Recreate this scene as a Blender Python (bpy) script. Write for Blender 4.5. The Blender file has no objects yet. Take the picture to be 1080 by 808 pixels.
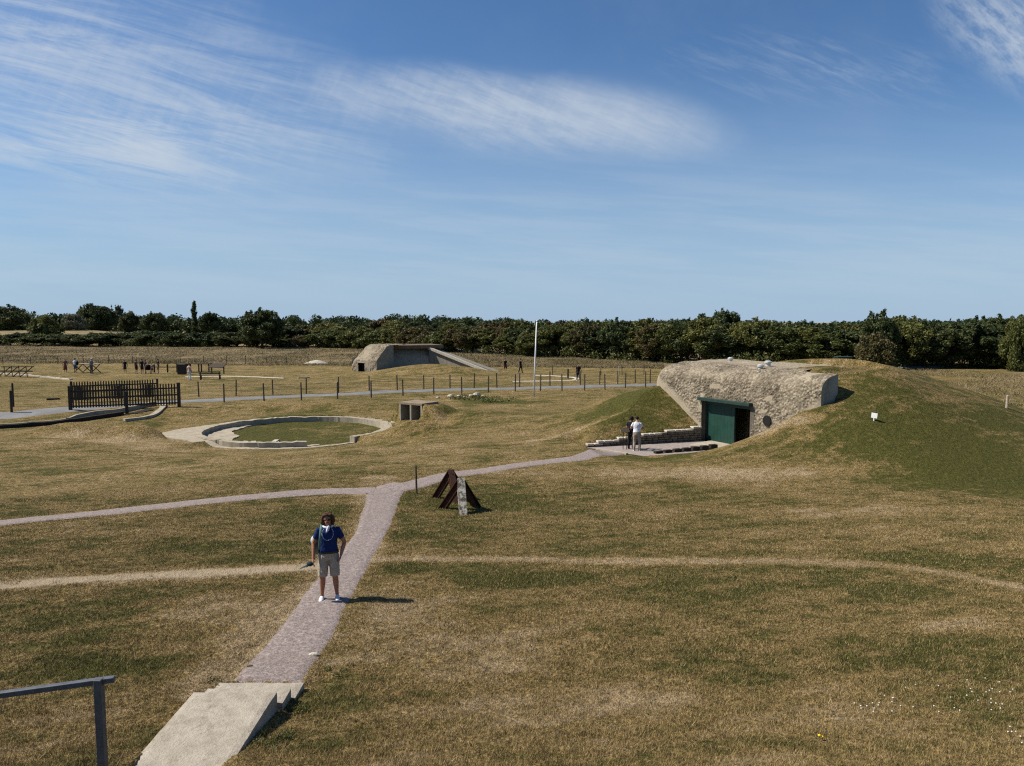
import bpy, bmesh, math, random
import numpy as np
from mathutils import Vector, Matrix
R = math.radians
random.seed(7); rng = np.random.default_rng(7)
scene = bpy.context.scene
col = scene.collection

# ------------------------------------------------------------------ camera
H = 6.0; PITCH = R(4.69); F = 780.0
cam_d = bpy.data.cameras.new('camera'); cam = bpy.data.objects.new('camera', cam_d); col.objects.link(cam)
cam.location = (0, 0, H); cam.rotation_euler = (math.pi/2 - PITCH, 0, 0)
cam_d.lens = 26.0; cam_d.sensor_width = 36; cam_d.clip_end = 20000; cam_d.clip_start = .05
scene.camera = cam

# ------------------------------------------------------------------ numpy noise
def _h(ix, iy, iz, s):
    n = (ix.astype(np.int64)*374761393 + iy.astype(np.int64)*668265263 + iz.astype(np.int64)*2147483647 + s*974634777) & 0xffffffff
    n = ((n ^ (n >> 13)) * 1274126177) & 0xffffffff
    n = ((n ^ (n >> 16)) * 2246822519) & 0xffffffff
    return ((n ^ (n >> 15)) & 0xffffff) / float(0xffffff)
def vn2(x, y, s=0):
    x = np.asarray(x, float); y = np.asarray(y, float)
    ix = np.floor(x); iy = np.floor(y); fx = x-ix; fy = y-iy
    fx = fx*fx*(3-2*fx); fy = fy*fy*(3-2*fy); z = np.zeros_like(ix)
    a = _h(ix, iy, z, s); b = _h(ix+1, iy, z, s); c = _h(ix, iy+1, z, s); d = _h(ix+1, iy+1, z, s)
    return (a*(1-fx)+b*fx)*(1-fy) + (c*(1-fx)+d*fx)*fy - .5
def fbm(x, y, s=0, o=4):
    r = 0; a = 1
    for i in range(o):
        r = r + a*vn2(np.asarray(x)*2**i, np.asarray(y)*2**i, s+i); a *= .5
    return r
def worley(x, y, z, s=0):
    ix = np.floor(x); iy = np.floor(y); iz = np.floor(z)
    best = np.full(np.shape(x), 9.0)
    for a in (-1, 0, 1):
        for b in (-1, 0, 1):
            for c in (-1, 0, 1):
                X = ix+a; Y = iy+b; Z = iz+c
                d = (X+_h(X, Y, Z, s)-x)**2 + (Y+_h(X, Y, Z, s+1)-y)**2 + (Z+_h(X, Y, Z, s+2)-z)**2
                best = np.minimum(best, d)
    return np.sqrt(best)
def sm(a, b, x):
    t = np.clip((x-a)/(b-a), 0, 1); return t*t*(3-2*t)

# ------------------------------------------------------------------ terrain height
BO = np.array([8.7, 42.3]); BU = np.array([.5, -.866]); BW = np.array([.866, .5])   # right bunker frame: t along front, w into the mound
FLOORZ = -.38
PA, PB, PC, PD = (10.2, 39.7), (12.0, 36.7), (6.3, 34.9), (3.6, 37.5)
def seg_dist(x, y, a, b):
    ax, ay = a; bx, by = b; dx, dy = bx-ax, by-ay
    t = np.clip(((x-ax)*dx+(y-ay)*dy)/(dx*dx+dy*dy), 0, 1)
    return np.hypot(x-(ax+t*dx), y-(ay+t*dy)), t
def side(x, y, a, b):
    return (b[0]-a[0])*(y-a[1]) - (b[1]-a[1])*(x-a[0])
_ys = np.array([-60, -12, -4, 0, 2, 4, 6, 7.7, 9, 10, 13.5, 18, 22, 26, 32])
_zs = np.array([.8, 4.0, 4.2, 4.15, 3.55, 2.65, 1.78, 1.34, 1.10, .97, .78, .42, .16, .03, 0])
_yd = np.linspace(-60, 40, 2001); _zd = np.interp(_yd, _ys, _zs)
_k = np.hanning(25); _k /= _k.sum(); _zd = np.convolve(np.pad(_zd, 12, 'edge'), _k, 'valid')
RC = (-13.2, 44.8); RR = 5.7
SH = None
bumps = []     # (x, y, rx, ry, h)
def h(x, y, cut=True):
    x = np.asarray(x, float); y = np.asarray(y, float)
    z = np.interp(y, _yd, _zd)
    z = z + .17*fbm(x/8, y/8, 3, 3)*sm(14, 22, np.abs(y)+0*x) + .035*fbm(x/1.7, y/1.7, 11, 3)
    t = (x-BO[0])*BU[0]+(y-BO[1])*BU[1]; w = (x-BO[0])*BW[0]+(y-BO[1])*BW[1]
    r = np.sqrt(((t-5)/15.5)**2+((w-7.5)/(16.5+4.5*sm(-3.5, .5, w)-4.5*sm(6, 12, w)))**2)
    m = 3.9*(.5+.5*np.cos(np.pi*np.clip(r, 0, 1)))**.9
    m = np.where((w < 1.2), np.minimum(m, 3.1), m)
    z = z + m
    # bank left of the bunker, running out to the west
    for (bx, by, rx, ry, bh) in bumps:
        z = z + bh*np.exp(-(((x-bx)/rx)**2+((y-by)/ry)**2))
    # hollow round the gun pit
    d = np.hypot((x-RC[0])/1.25, y-RC[1])
    z = z - .60*(1-sm(6.3, 11.5, d))
    z = z + 3.2*sm(205, 290, y)*sm(-.42, -.60, x/np.maximum(y, 1))
    if SH is not None:
        c_, s_2 = math.cos(SH[3]), math.sin(SH[3]); lx = (x-SH[0])*c_+(y-SH[1])*s_2; ly = -(x-SH[0])*s_2+(y-SH[1])*c_
        dxr = np.maximum(lx-1.1, 0); dxl = np.maximum(-1.0-lx, 0); dyb = np.maximum(ly-1.6, 0); dyf = np.maximum(.12-ly, 0)
        dd_ = np.hypot(np.hypot(dxr/2.6, dxl/1.1), np.hypot(dyb/2.8, dyf/np.where(lx > 1.0, .7, .10)))
        z = np.maximum(z, SH[2]-.2+(1.22+.12*fbm(x/.8, y/.8, 71, 3))*(.5+.5*np.cos(np.pi*np.clip(dd_, 0, 1))))
        z = np.where((np.abs(lx) < .96) & (ly > -.05) & (ly < 1.35), np.minimum(z, SH[2]-.02), z)
    z = z - .45*(1-sm(3.0, 8.5, np.hypot((x+30)/2.4, y-45)))
    if cut:
        dp = np.hypot(x-RC[0], y-RC[1])
        z = np.where(dp < 5.75, np.minimum(z, -.755+.07*fbm(x/.9, y/.9, 91, 3)), z)
        ang = np.degrees(np.arctan2(y-RC[1], x-RC[0])) % 360
        z = np.where((dp < 6.2) & (ang > 234) & (ang < 322), np.minimum(z, -.73), z)
        z = np.where((dp > 6.2) & (dp < 12) & (ang > 230) & (ang < 330), np.minimum(z, -.66+.07*(dp-6.2)+.1*sm(15, 0, np.minimum(ang-230, 330-ang))*5), z)
        z = np.where((dp < 7.3) & (ang > 150) & (ang < 236), np.minimum(z, -.52), z)
        inside = (side(x, y, PA, PB) < 0) & (side(x, y, PB, PC) < 0) & (side(x, y, PC, PD) < 0) & (side(x, y, PD, PA) < 0)
        dw, tw = seg_dist(x, y, PD, PA)          # retaining wall side
        dr, tr = seg_dist(x, y, PC, PB)
        dc, _ = seg_dist(x, y, PD, PC)
        wallside = side(x, y, PA, PD) < 0
        lw = FLOORZ + .05 + .66*tw**.6 + .66*dw
        lr = FLOORZ + .03 + (.05+.57*tr**1.2)*dr
        lc = FLOORZ + .0 + .055*dc
        rightside = side(x, y, PC, PB) < 0
        leftof = side(x, y, PD, PC) > 0
        a1, a2, a3 = (dw+.02)**-4., (dr+.02)**-4., (dc+.02)**-4.
        lim = (lw*a1+lr*a2+lc*a3)/(a1+a2+a3)
        z = np.where(inside, FLOORZ-.03, np.where((w < 1.0) & (np.minimum(np.minimum(dw, dr), dc) < 9), np.minimum(z, lim+2.5*sm(5.5, 9, np.minimum(np.minimum(dw, dr), dc))), z))
        # under the bunker body keep the ground below the shell
        z = np.where((t > .2) & (t < 10.2) & (w > .35) & (w < 5.5), np.minimum(z, np.where(t > 8.2, 3.64, 3.5)), z)
        z = np.where((t > 2.9) & (t < 6.5) & (w > -.6) & (w < 1.6), np.minimum(z, FLOORZ-.03), z)
        z = np.where((t > 7.6) & (t < 10.46) & (w > 1.2) & (w < 6.5), np.maximum(z, 3.50+.30*sm(1.25, 2.2, w)-.55*np.maximum(t-9.0, 0)+.05*fbm(x, y, 95, 2)), z)
        # stairs trench
        st = (x > -3.97) & (x < -3.02) & (y > -3) & (y < 9.95)
        z = np.where(st, np.minimum(z-.12, np.where(y > 6.1, 1.20, 9)), z)
        z = np.where((x > -2.87) & (x < -1.8) & (y > 7.7) & (y < 10.2), z-.03*(1-sm(-2.87, -1.8, x)), z)
    return z
def h1(x, y): return float(h(np.array([x]), np.array([y]))[0])

def ray(px, py):
    dx = (px-540)/F; up = (404-py)/F
    return np.array([dx, math.cos(PITCH)+math.sin(PITCH)*up, -math.sin(PITCH)+math.cos(PITCH)*up])
def gp0(px, py, z=0.0):
    d = ray(px, py); q = (z-H)/d[2]; return Vector((d[0]*q, d[1]*q, h1(d[0]*q, d[1]*q)))
def gp(px, py, smooth=False):
    """photo pixel -> point on the terrain"""
    d = ray(px, py); s = np.concatenate([np.linspace(3, 80, 4000), np.linspace(80, 900, 6000)])
    X = d[0]*s; Y = d[1]*s; Z = H+d[2]*s
    g = h(X, Y, cut=not smooth)
    k = np.argmax(Z < g)
    if Z[k] >= g[k]: k = len(s)-1
    return Vector((X[k], Y[k], g[k]))
def at(px, py, Y):
    d = ray(px, py); s = Y/d[1]
    return Vector((d[0]*s, Y, H+d[2]*s))
def addb(px, py, rx, ry, bh):
    p = gp(px, py); bumps.append((p.x, p.y, rx, ry, bh))
addb(478, 447, 3.2, 2.6, .75)       # beside the double shelter
addb(440, 461, 2.0, 1.0, .95)
addb(98, 464, 3.6, 1.0, 1.0)
addb(330, 431, 7.0, 1.6, .35)
addb(152, 462, 1.3, .8, .7)
addb(20, 470, 3.5, 2.0, .25)
addb(455, 395, 7.0, 4.0, 1.2)        # bank in front of the far bunker
addb(405, 401, 7, 3.5, .15)
bumps.append((5.2, 43.8, 3.5, 4.0, .50))
bumps.append((1.0, 43.5, 5.0, 3.5, .22))
bumps.append((21, 24, 6, 4, -.25))
bumps.append((17.0, 35.9, 3.4, 3.2, 1.0))

p_ = gp(433, 443.5); SH = (p_.x, p_.y, p_.z, R(-34))
# ------------------------------------------------------------------ object helpers
def link(o, parent=None):
    col.objects.link(o)
    if parent is not None: o.parent = parent
    return o
def tag(o, label=None, cat=None, group=None, kind=None):
    if label: o['label'] = label
    if cat: o['category'] = cat
    if group: o['group'] = group
    if kind: o['kind'] = kind
    return o
def empty(name, loc, rz=0, label=None, cat=None, group=None):
    o = bpy.data.objects.new(name, None); link(o); o.location = loc; o.rotation_euler = (0, 0, rz); o.empty_display_size = .2
    return tag(o, label, cat, group)
def copy_tree(o, parent=None):
    c = o.copy(); link(c, parent)
    for ch in [q for q in all_children.get(o.name, [])]:
        copy_tree(ch, c)
    return c
all_children = {}
class MB:
    def __init__(s): s.v = []; s.f = []; s.m = []; s.cur = 0
    def quadlist(s, vs, fs):
        n = len(s.v); s.v += [tuple(v) for v in vs]; s.f += [tuple(i+n for i in f) for f in fs]; s.m += [s.cur]*len(fs); return s
    def box(s, x0, x1, y0, y1, z0, z1, M=None):
        vs = [Vector((x, y, z)) for x in (x0, x1) for y in (y0, y1) for z in (z0, z1)]
        if M is not None: vs = [M @ v for v in vs]
        return s.quadlist(vs, [(0, 1, 3, 2), (4, 6, 7, 5), (0, 4, 5, 1), (2, 3, 7, 6), (0, 2, 6, 4), (1, 5, 7, 3)])
    def beam(s, a, b, wd, ht=None, up=(0, 0, 1)):
        a = Vector(a); b = Vector(b); d = (b-a); L = d.length; d.normalize(); ht = ht or wd
        u = Vector(up)
        if abs(d.dot(u)) > .95: u = Vector((0, 1, 0))
        sd = d.cross(u).normalized(); u = sd.cross(d).normalized()
        vs = [a+sd*(i*wd/2)+u*(j*ht/2)+d*k for k in (0, L) for i in (-1, 1) for j in (-1, 1)]
        return s.quadlist(vs, [(0, 1, 3, 2), (4, 6, 7, 5), (0, 4, 5, 1), (2, 3, 7, 6), (0, 2, 6, 4), (1, 5, 7, 3)])
    def tube(s, pts, rad, n=10, sidev=None, cap=True, round_ends=False):
        """rad: list of r or (ra, rb); cross-section with ra along sidev"""
        pts = [Vector(p) for p in pts]; rad = [(r, r) if not isinstance(r, (tuple, list)) else r for r in rad]
        P = []; Rr = []; D = []
        for i, p in enumerate(pts):
            d = (pts[min(i+1, len(pts)-1)]-pts[max(i-1, 0)]).normalized()
            P.append(p); Rr.append(rad[i]); D.append(d)
        if round_ends:
            a = []; 
            for k in (75, 50, 25):
                c = math.cos(R(k)); sn = math.sin(R(k)); m = min(Rr[0])
                a.append((P[0]-D[0]*m*sn, (Rr[0][0]*c, Rr[0][1]*c), D[0]))
            b = []
            for k in (25, 50, 75):
                c = math.cos(R(k)); sn = math.sin(R(k)); m = min(Rr[-1])
                b.append((P[-1]+D[-1]*m*sn, (Rr[-1][0]*c, Rr[-1][1]*c), D[-1]))
            P = [q[0] for q in a]+P+[q[0] for q in b]; Rr2 = [q[1] for q in a]+Rr+[q[1] for q in b]; D = [q[2] for q in a]+D+[q[2] for q in b]; Rr = Rr2
        vs = []; fs = []
        sv = Vector(sidev) if sidev else None
        for p, r, d in zip(P, Rr, D):
            q = sv if sv is not None and abs(d.dot(sv)) < .95 else (Vector((1, 0, 0)) if abs(d.x) < .8 else Vector((0, 1, 0)))
            e1 = (q - d*q.dot(d)).normalized(); e2 = d.cross(e1)
            for k in range(n):
                a = 2*math.pi*k/n; vs.append(p+e1*(math.cos(a)*r[0])+e2*(math.sin(a)*r[1]))
        for i in range(len(P)-1):
            for k in range(n):
                fs.append((i*n+k, i*n+(k+1) % n, (i+1)*n+(k+1) % n, (i+1)*n+k))
        if cap:
            fs.append(tuple(range(n-1, -1, -1))); fs.append(tuple((len(P)-1)*n+k for k in range(n)))
        return s.quadlist(vs, fs)
    def ball(s, c, rx, ry=None, rz=None, n=12, M=None):
        ry = ry or rx; rz = rz or rx; c = Vector(c); vs = []; fs = []; m = n//2
        for i in range(m+1):
            th = math.pi*i/m
            for k in range(n):
                a = 2*math.pi*k/n
                v = Vector((rx*math.sin(th)*math.cos(a), ry*math.sin(th)*math.sin(a), rz*math.cos(th)))
                if M is not None: v = M @ v
                vs.append(c+v)
        for i in range(m):
            for k in range(n):
                fs.append((i*n+k, (i+1)*n+k, (i+1)*n+(k+1) % n, i*n+(k+1) % n))
        return s.quadlist(vs, fs)
    def build(s, name, mats, parent=None, smooth=False, bevel=0, remesh=0, smoothit=4, fix=True):
        me = bpy.data.meshes.new(name); me.from_pydata(s.v, [], s.f)
        mats = mats if isinstance(mats, (list, tuple)) else [mats]
        for m in mats: me.materials.append(m)
        if len(mats) > 1: me.polygons.foreach_set('material_index', s.m)
        bm = bmesh.new(); bm.from_mesh(me); bmesh.ops.remove_doubles(bm, verts=bm.verts, dist=1e-5)
        bmesh.ops.recalc_face_normals(bm, faces=bm.faces); bm.to_mesh(me); bm.free()
        if smooth: me.polygons.foreach_set('use_smooth', [True]*len(me.polygons))
        o = bpy.data.objects.new(name, me); link(o, parent)
        if parent is not None: all_children.setdefault(parent.name, []).append(o)
        if remesh:
            m = o.modifiers.new('remesh', 'REMESH'); m.mode = 'VOXEL'; m.voxel_size = remesh; m.use_smooth_shade = True
            if smoothit:
                m2 = o.modifiers.new('smooth', 'SMOOTH'); m2.factor = .5; m2.iterations = smoothit
        if bevel:
            m = o.modifiers.new('bevel', 'BEVEL'); m.width = bevel; m.segments = 2; m.limit_method = 'ANGLE'
        return o
def np_mesh(name, V, Fq, mat, parent=None, smooth=True, attrs=None):
    V = np.asarray(V, np.float32); Fq = np.asarray(Fq, np.int32); k = Fq.shape[1]
    me = bpy.data.meshes.new(name); me.vertices.add(len(V)); me.vertices.foreach_set('co', V.ravel())
    me.loops.add(Fq.size); me.loops.foreach_set('vertex_index', Fq.ravel())
    me.polygons.add(len(Fq)); me.polygons.foreach_set('loop_start', np.arange(0, Fq.size, k, dtype=np.int32))
    try: me.polygons.foreach_set('loop_total', np.full(len(Fq), k, np.int32))
    except Exception: pass
    me.update(calc_edges=True); me.validate()
    me.polygons.foreach_set('use_smooth', np.full(len(me.polygons), smooth, bool))
    for a, vals in (attrs or {}).items():
        at_ = me.attributes.new(a, 'FLOAT', 'POINT'); at_.data.foreach_set('value', np.asarray(vals, np.float32))
    me.materials.append(mat)
    o = bpy.data.objects.new(name, me); link(o, parent)
    if parent is not None: all_children.setdefault(parent.name, []).append(o)
    return o

# ------------------------------------------------------------------ materials
class NT:
    def __init__(s, name):
        s.mat = bpy.data.materials.new(name); s.mat.use_nodes = True; s.t = s.mat.node_tree; s.t.nodes.clear()
        s.out = s.n('ShaderNodeOutputMaterial'); s.b = s.n('ShaderNodeBsdfPrincipled'); s.l(s.b.outputs[0], s.out.inputs[0])
        s.geo = s.n('ShaderNodeNewGeometry'); s.tc = s.n('ShaderNodeTexCoord')
    def n(s, t, **k):
        x = s.t.nodes.new(t)
        for a, b in k.items(): setattr(x, a, b)
        return x
    def l(s, a, b): s.t.links.new(a, b)
    def setin(s, sock, v):
        if isinstance(v, (int, float)): sock.default_value = v
        elif isinstance(v, (tuple, list)): sock.default_value = (*v, 1) if len(v) == 3 and sock.type == 'RGBA' else v
        else: s.l(v, sock)
    def noise(s, scale, detail=4, rough=.55, vec=None, dist=0):
        x = s.n('ShaderNodeTexNoise'); x.inputs['Scale'].default_value = scale; x.inputs['Detail'].default_value = detail
        x.inputs['Roughness'].default_value = rough; x.inputs['Distortion'].default_value = dist
        s.l(vec if vec is not None else s.geo.outputs['Position'], x.inputs['Vector']); return x.outputs[0]
    def voro(s, scale, vec=None, feat='F1', out='Distance'):
        x = s.n('ShaderNodeTexVoronoi', feature=feat); x.inputs['Scale'].default_value = scale
        s.l(vec if vec is not None else s.geo.outputs['Position'], x.inputs['Vector']); return x.outputs[out]
    def ramp(s, v, a, b, lo=0., hi=1.):
        x = s.n('ShaderNodeMapRange', interpolation_type='SMOOTHSTEP'); s.l(v, x.inputs[0])
        x.inputs[1].default_value = a; x.inputs[2].default_value = b; x.inputs[3].default_value = lo; x.inputs[4].default_value = hi
        return x.outputs[0]
    def math(s, op, a, b=0.):
        x = s.n('ShaderNodeMath', operation=op); s.setin(x.inputs[0], a); s.setin(x.inputs[1], b); return x.outputs[0]
    def mix(s, f, a, b, mode='MIX'):
        x = s.n('ShaderNodeMix', data_type='RGBA', blend_type=mode); s.setin(x.inputs[0], f); s.setin(x.inputs[6], a); s.setin(x.inputs[7], b); return x.outputs[2]
    def scale(s, vec, v):
        x = s.n('ShaderNodeVectorMath', operation='MULTIPLY'); s.l(vec, x.inputs[0]); x.inputs[1].default_value = v; return x.outputs[0]
    def rot(s, vec, ang):
        x = s.n('ShaderNodeVectorRotate', rotation_type='Z_AXIS'); s.l(vec, x.inputs['Vector']); x.inputs['Angle'].default_value = ang; return x.outputs[0]
    def attr(s, name):
        x = s.n('ShaderNodeAttribute'); x.attribute_name = name; return x.outputs['Fac']
    def bump(s, hgt, strength, dist):
        x = s.n('ShaderNodeBump'); x.inputs['Strength'].default_value = strength; x.inputs['Distance'].default_value = dist
        s.l(hgt, x.inputs['Height']); s.l(x.outputs[0], s.b.inputs['Normal']); return x
    def fin(s, c, rough=.9, spec=.2, metal=0):
        s.setin(s.b.inputs['Base Color'], c); s.setin(s.b.inputs['Roughness'], rough)
        s.b.inputs['Specular IOR Level'].default_value = spec; s.b.inputs['Metallic'].default_value = metal; return s.mat

def simple(name, c, rough=.8, var=.25, sc=6., spec=.3, metal=0, bump=0, c2=None):
    m = NT(name); f = m.noise(sc, 5, .6, vec=m.tc.outputs['Object'])
    c2 = c2 or tuple(q*(1-var) for q in c)
    if bump: m.bump(m.noise(sc*8, 4, .7, vec=m.tc.outputs['Object']), .6, bump)
    return m.fin(m.mix(m.ramp(f, .35, .65), c, c2), rough, spec, metal)

def ground_color(m, blade=False):
    pos = m.geo.outputs['Position']
    big = m.noise(.12, 5, .6); mid = m.noise(.55, 5, .65); streak = m.noise(1, 5, .65, vec=m.scale(m.rot(pos, R(-24)), (.35, 1.9, 1)))
    fine = m.noise(3.2, 6, .75); vf = m.noise(22, 4, .8, vec=m.scale(pos, (1, .8, 1)))
    streak2 = m.noise(1, 4, .7, vec=m.scale(m.rot(pos, R(14)), (.5, 4.0, 1)))
    s = m.math('ADD', m.math('MULTIPLY', mid, .62), m.math('MULTIPLY', streak, .62))
    s = m.math('ADD', s, m.math('MULTIPLY', fine, .55)); s = m.math('ADD', s, m.math('MULTIPLY', big, .40))
    s = m.math('ADD', s, m.math('MULTIPLY', streak2, .40))
    s = m.math('ADD', s, m.math('MULTIPLY', m.attr('green'), -.38)); s = m.math('ADD', s, m.math('MULTIPLY', m.attr('worn'), .5))
    s = m.math('SUBTRACT', s, .26); dry = m.ramp(s, .87, 1.10)
    g = m.mix(fine, (.052, .056, .013), (.112, .102, .025))
    d = m.mix(m.ramp(vf, .3, .7), (.132, .093, .034), (.325, .232, .098))
    c = m.mix(dry, g, d)
    c = m.mix(m.ramp(s, 1.08, 1.34), c, (.37, .28, .165))
    sp = m.ramp(m.math('ADD', m.math('MULTIPLY', vf, .6), m.math('MULTIPLY', m.noise(8, 4, .8), .4)), .34, .66, .40, 1.75)
    c = m.mix(1, c, m.mix(1, (1, 1, 1), sp, 'MULTIPLY'), 'MULTIPLY')
    return c, s, fine, vf
m = NT('lawn'); c, s_, fi, vf = ground_color(m)
soil = m.attr('soil'); c = m.mix(soil, c, m.mix(fi, (.40, .31, .20), (.52, .42, .29)))
far = m.attr('hay'); c = m.mix(far, c, m.mix(m.ramp(m.noise(.5, 5, .7, vec=m.scale(m.geo.outputs['Position'], (.5, .25, 1))), .3, .7), (.17, .13, .068), (.27, .21, .115)))
m.bump(m.math('ADD', vf, m.math('MULTIPLY', fi, 2.5)), 1.0, .10); M_lawn = m.fin(c, .95, .1)
m = NT('grass_blades'); c, s_, fi, vf = ground_color(m)
rnd = m.geo.outputs['Random Per Island']; c = m.mix(m.ramp(rnd, .55, 1, 0, .85), c, (.46, .34, .165)); c = m.mix(m.ramp(rnd, .35, .0, 0, .75), c, (.035, .045, .014))
M_blade = m.fin(c, .8, .2)
m = NT('tall_grass'); rnd = m.geo.outputs['Random Per Island']
c = m.mix(rnd, (.13, .10, .055), (.30, .235, .135)); c = m.mix(m.ramp(m.noise(.12, 5, .65, vec=m.scale(m.geo.outputs['Position'], (.5, 1.6, 1))), .44, .62, 0, .8), c, (.11, .10, .038)); M_tall = m.fin(c, .85, .15)
m = NT('gravel'); pos = m.geo.outputs['Position']
v = m.voro(38); n1 = m.noise(60, 3, .7); n2 = m.noise(.9, 5, .6); n3 = m.noise(12, 6, .8)
c = m.mix(m.ramp(n1, .3, .7), (.120, .096, .092), (.25, .205, .192)); c = m.mix(m.ramp(n3, .40, .72), c, (.35, .295, .268)); c = m.mix(m.ramp(n2, .5, .75, 0, .5), c, (.20, .165, .145))
peb = m.n('ShaderNodeTexVoronoi'); peb.inputs['Scale'].default_value = 42; m.l(pos, peb.inputs['Vector']); ps_ = m.n('ShaderNodeSeparateColor'); m.l(peb.outputs['Color'], ps_.inputs[0])
pv_ = m.ramp(ps_.outputs[0], 0, 1, .75, 1.25); c = m.mix(1, c, m.mix(1, (1, 1, 1), pv_, 'MULTIPLY'), 'MULTIPLY')
m.bump(m.math('ADD', n1, n3), .6, .02); M_gravel = m.fin(c, .95, .15)
m = NT('asphalt_road'); n1 = m.noise(30, 3, .7); n2 = m.noise(.8, 4, .6)
c = m.mix(n1, (.11, .11, .112), (.18, .18, .18)); c = m.mix(m.ramp(n2, .45, .7, 0, .5), c, (.25, .245, .24)); M_road = m.fin(c, .8, .3)

def concrete(name, a, b, cd, bstr=.5, bd=.02, sc=1.):
    m = NT(name); n1 = m.noise(2.2*sc, 6, .7); n2 = m.noise(14*sc, 5, .75); n3 = m.noise(.7*sc, 4, .6)
    drip = m.noise(1, 5, .7, vec=m.scale(m.geo.outputs['Position'], (3.5*sc, 3.5*sc, .5*sc)))
    c = m.mix(m.ramp(n1, .3, .7), a, b); c = m.mix(m.ramp(drip, .52, .72, 0, .65), c, cd); c = m.mix(m.ramp(n2, .55, .75, 0, .6), c, cd)
    m.bump(n2, bstr, bd); return m.fin(c, .95, .15)
M_conc = concrete('concrete', (.34, .31, .255), (.25, .225, .175), (.12, .105, .08))
M_conc_dark = concrete('weathered_concrete', (.26, .24, .20), (.19, .175, .14), (.09, .08, .065))
M_stair = concrete('stair_concrete', (.42, .375, .31), (.30, .265, .21), (.20, .17, .13), .9, .02, 2.2)
# rubble-faced concrete
m = NT('rubble_concrete'); att = m.attr('rough')
v = m.voro(8.0, out='Distance'); cc = m.n('ShaderNodeTexVoronoi'); cc.inputs['Scale'].default_value = 8.0; m.l(m.geo.outputs['Position'], cc.inputs['Vector'])
sepc = m.n('ShaderNodeSeparateColor'); m.l(cc.outputs['Color'], sepc.inputs[0])
st = m.mix(sepc.outputs[0], (.165, .138, .098), (.32, .275, .205)); n2 = m.noise(18, 5, .75); n1 = m.noise(.8, 6, .65)
c = m.mix(m.ramp(v, .42, .80, 0, .7), st, (.050, .040, .030))
c = m.mix(m.ramp(n1, .45, .57, 0, .62), c, (.085, .068, .048)); c = m.mix(m.ramp(m.noise(3.5, 5, .7), .5, .68, 0, .45), c, (.40, .35, .265))
smc = m.mix(m.ramp(n2, .35, .65), (.38, .33, .25), (.24, .20, .145))
c = m.mix(m.ramp(m.noise(1.1, 6, .7, vec=m.tc.outputs['Generated']), .60, .66), c, smc)
c = m.mix(att, smc, c)
hh = m.math('MULTIPLY', m.ramp(v, 0, .7, 1, 0), att); hh = m.math('ADD', hh, m.math('MULTIPLY', n2, .35))
m.bump(hh, .75, .05); M_rubble = m.fin(c, .97, .1)
m = NT('rusty_steel'); n1 = m.noise(9, 6, .75, vec=m.tc.outputs['Object']); n2 = m.noise(40, 4, .8, vec=m.tc.outputs['Object'])
c = m.mix(m.ramp(n1, .3, .7), (.045, .020, .014), (.11, .045, .028)); c = m.mix(m.ramp(n2, .55, .7), c, (.16, .08, .05)); m.bump(n2, .6, .01); M_rust = m.fin(c, .9, .25)
m = NT('lichened_beam'); n1 = m.noise(7, 6, .75, vec=m.tc.outputs['Object']); n2 = m.noise(30, 4, .8, vec=m.tc.outputs['Object'])
c = m.mix(m.ramp(n1, .42, .56), (.50, .47, .40), (.10, .085, .065)); c = m.mix(m.ramp(n2, .6, .7), c, (.60, .57, .50)); m.bump(n2, .6, .012); M_lichen = m.fin(c, .95, .15)
M_green = simple('green_door_paint', (.009, .046, .033), .5, .25, 2.5, .4)
M_dgreen = simple('dark_green_trim', (.016, .040, .034), .5, .3, 4, .4)
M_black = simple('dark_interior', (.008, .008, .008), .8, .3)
M_wood = simple('weathered_wood', (.105, .088, .066), .9, .4, 14, .15, bump=.006)
M_dwood = simple('dark_stained_wood', (.060, .047, .036), .85, .4, 12, .2, bump=.005)
M_pwood = simple('pale_wood', (.42, .36, .27), .85, .3, 10, .2, bump=.004)
M_steel = simple('grey_painted_steel', (.095, .102, .115), .45, .3, 25, .4)
M_white = simple('white_paint', (.75, .75, .74), .5, .08, 5, .4)
M_galv = simple('galvanised_metal', (.52, .52, .50), .5, .15, 10, .5, metal=.3)
M_wire = simple('wire', (.16, .15, .14), .5, .1, 5, .5, metal=.5)
M_skin = simple('skin', (.36, .17, .105), .55, .12, 8, .4)
M_stone = simple('dry_stone', (.20, .17, .125), .95, .5, 7, .15, bump=.02)
M_dbrown = simple('dark_brown', (.035, .030, .024), .95, .3, 6, .1, bump=.02)  # dark brown tone shared by trench wall, trench strip and stone edging
M_plank = simple('pale_stone_fragment', (.50, .46, .38), .95, .3, 7, .15, bump=.02)
_cl = {}
def cloth(c, name):
    if name not in _cl: _cl[name] = simple(name, c, .9, .2, 9, .15)
    return _cl[name]
def leafmat(name, a, b, cdark=None):
    m = NT(name); rnd = m.geo.outputs['Random Per Island']; n = m.noise(.55, 3, .6)
    oi = m.n('ShaderNodeObjectInfo'); c = m.mix(rnd, a, b); c = m.mix(m.ramp(n, .4, .65, 0, .5), c, tuple(q*1.5 for q in b))
    hsv = m.n('ShaderNodeHueSaturation'); m.l(c, hsv.inputs['Color']); m.l(m.ramp(oi.outputs['Random'], 0, 1, .475, .515), hsv.inputs['Hue']); m.l(m.ramp(oi.outputs['Random'], 0, 1, 1.2, .8), hsv.inputs['Value'])
    m.fin(hsv.outputs[0], .6, .25)
    tr = m.n('ShaderNodeBsdfTranslucent'); m.l(hsv.outputs[0], tr.inputs[0]); ms = m.n('ShaderNodeMixShader'); ms.inputs[0].default_value = .22
    m.l(m.b.outputs[0], ms.inputs[1]); m.l(tr.outputs[0], ms.inputs[2]); m.l(ms.outputs[0], m.out.inputs[0]); return m.mat
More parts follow.
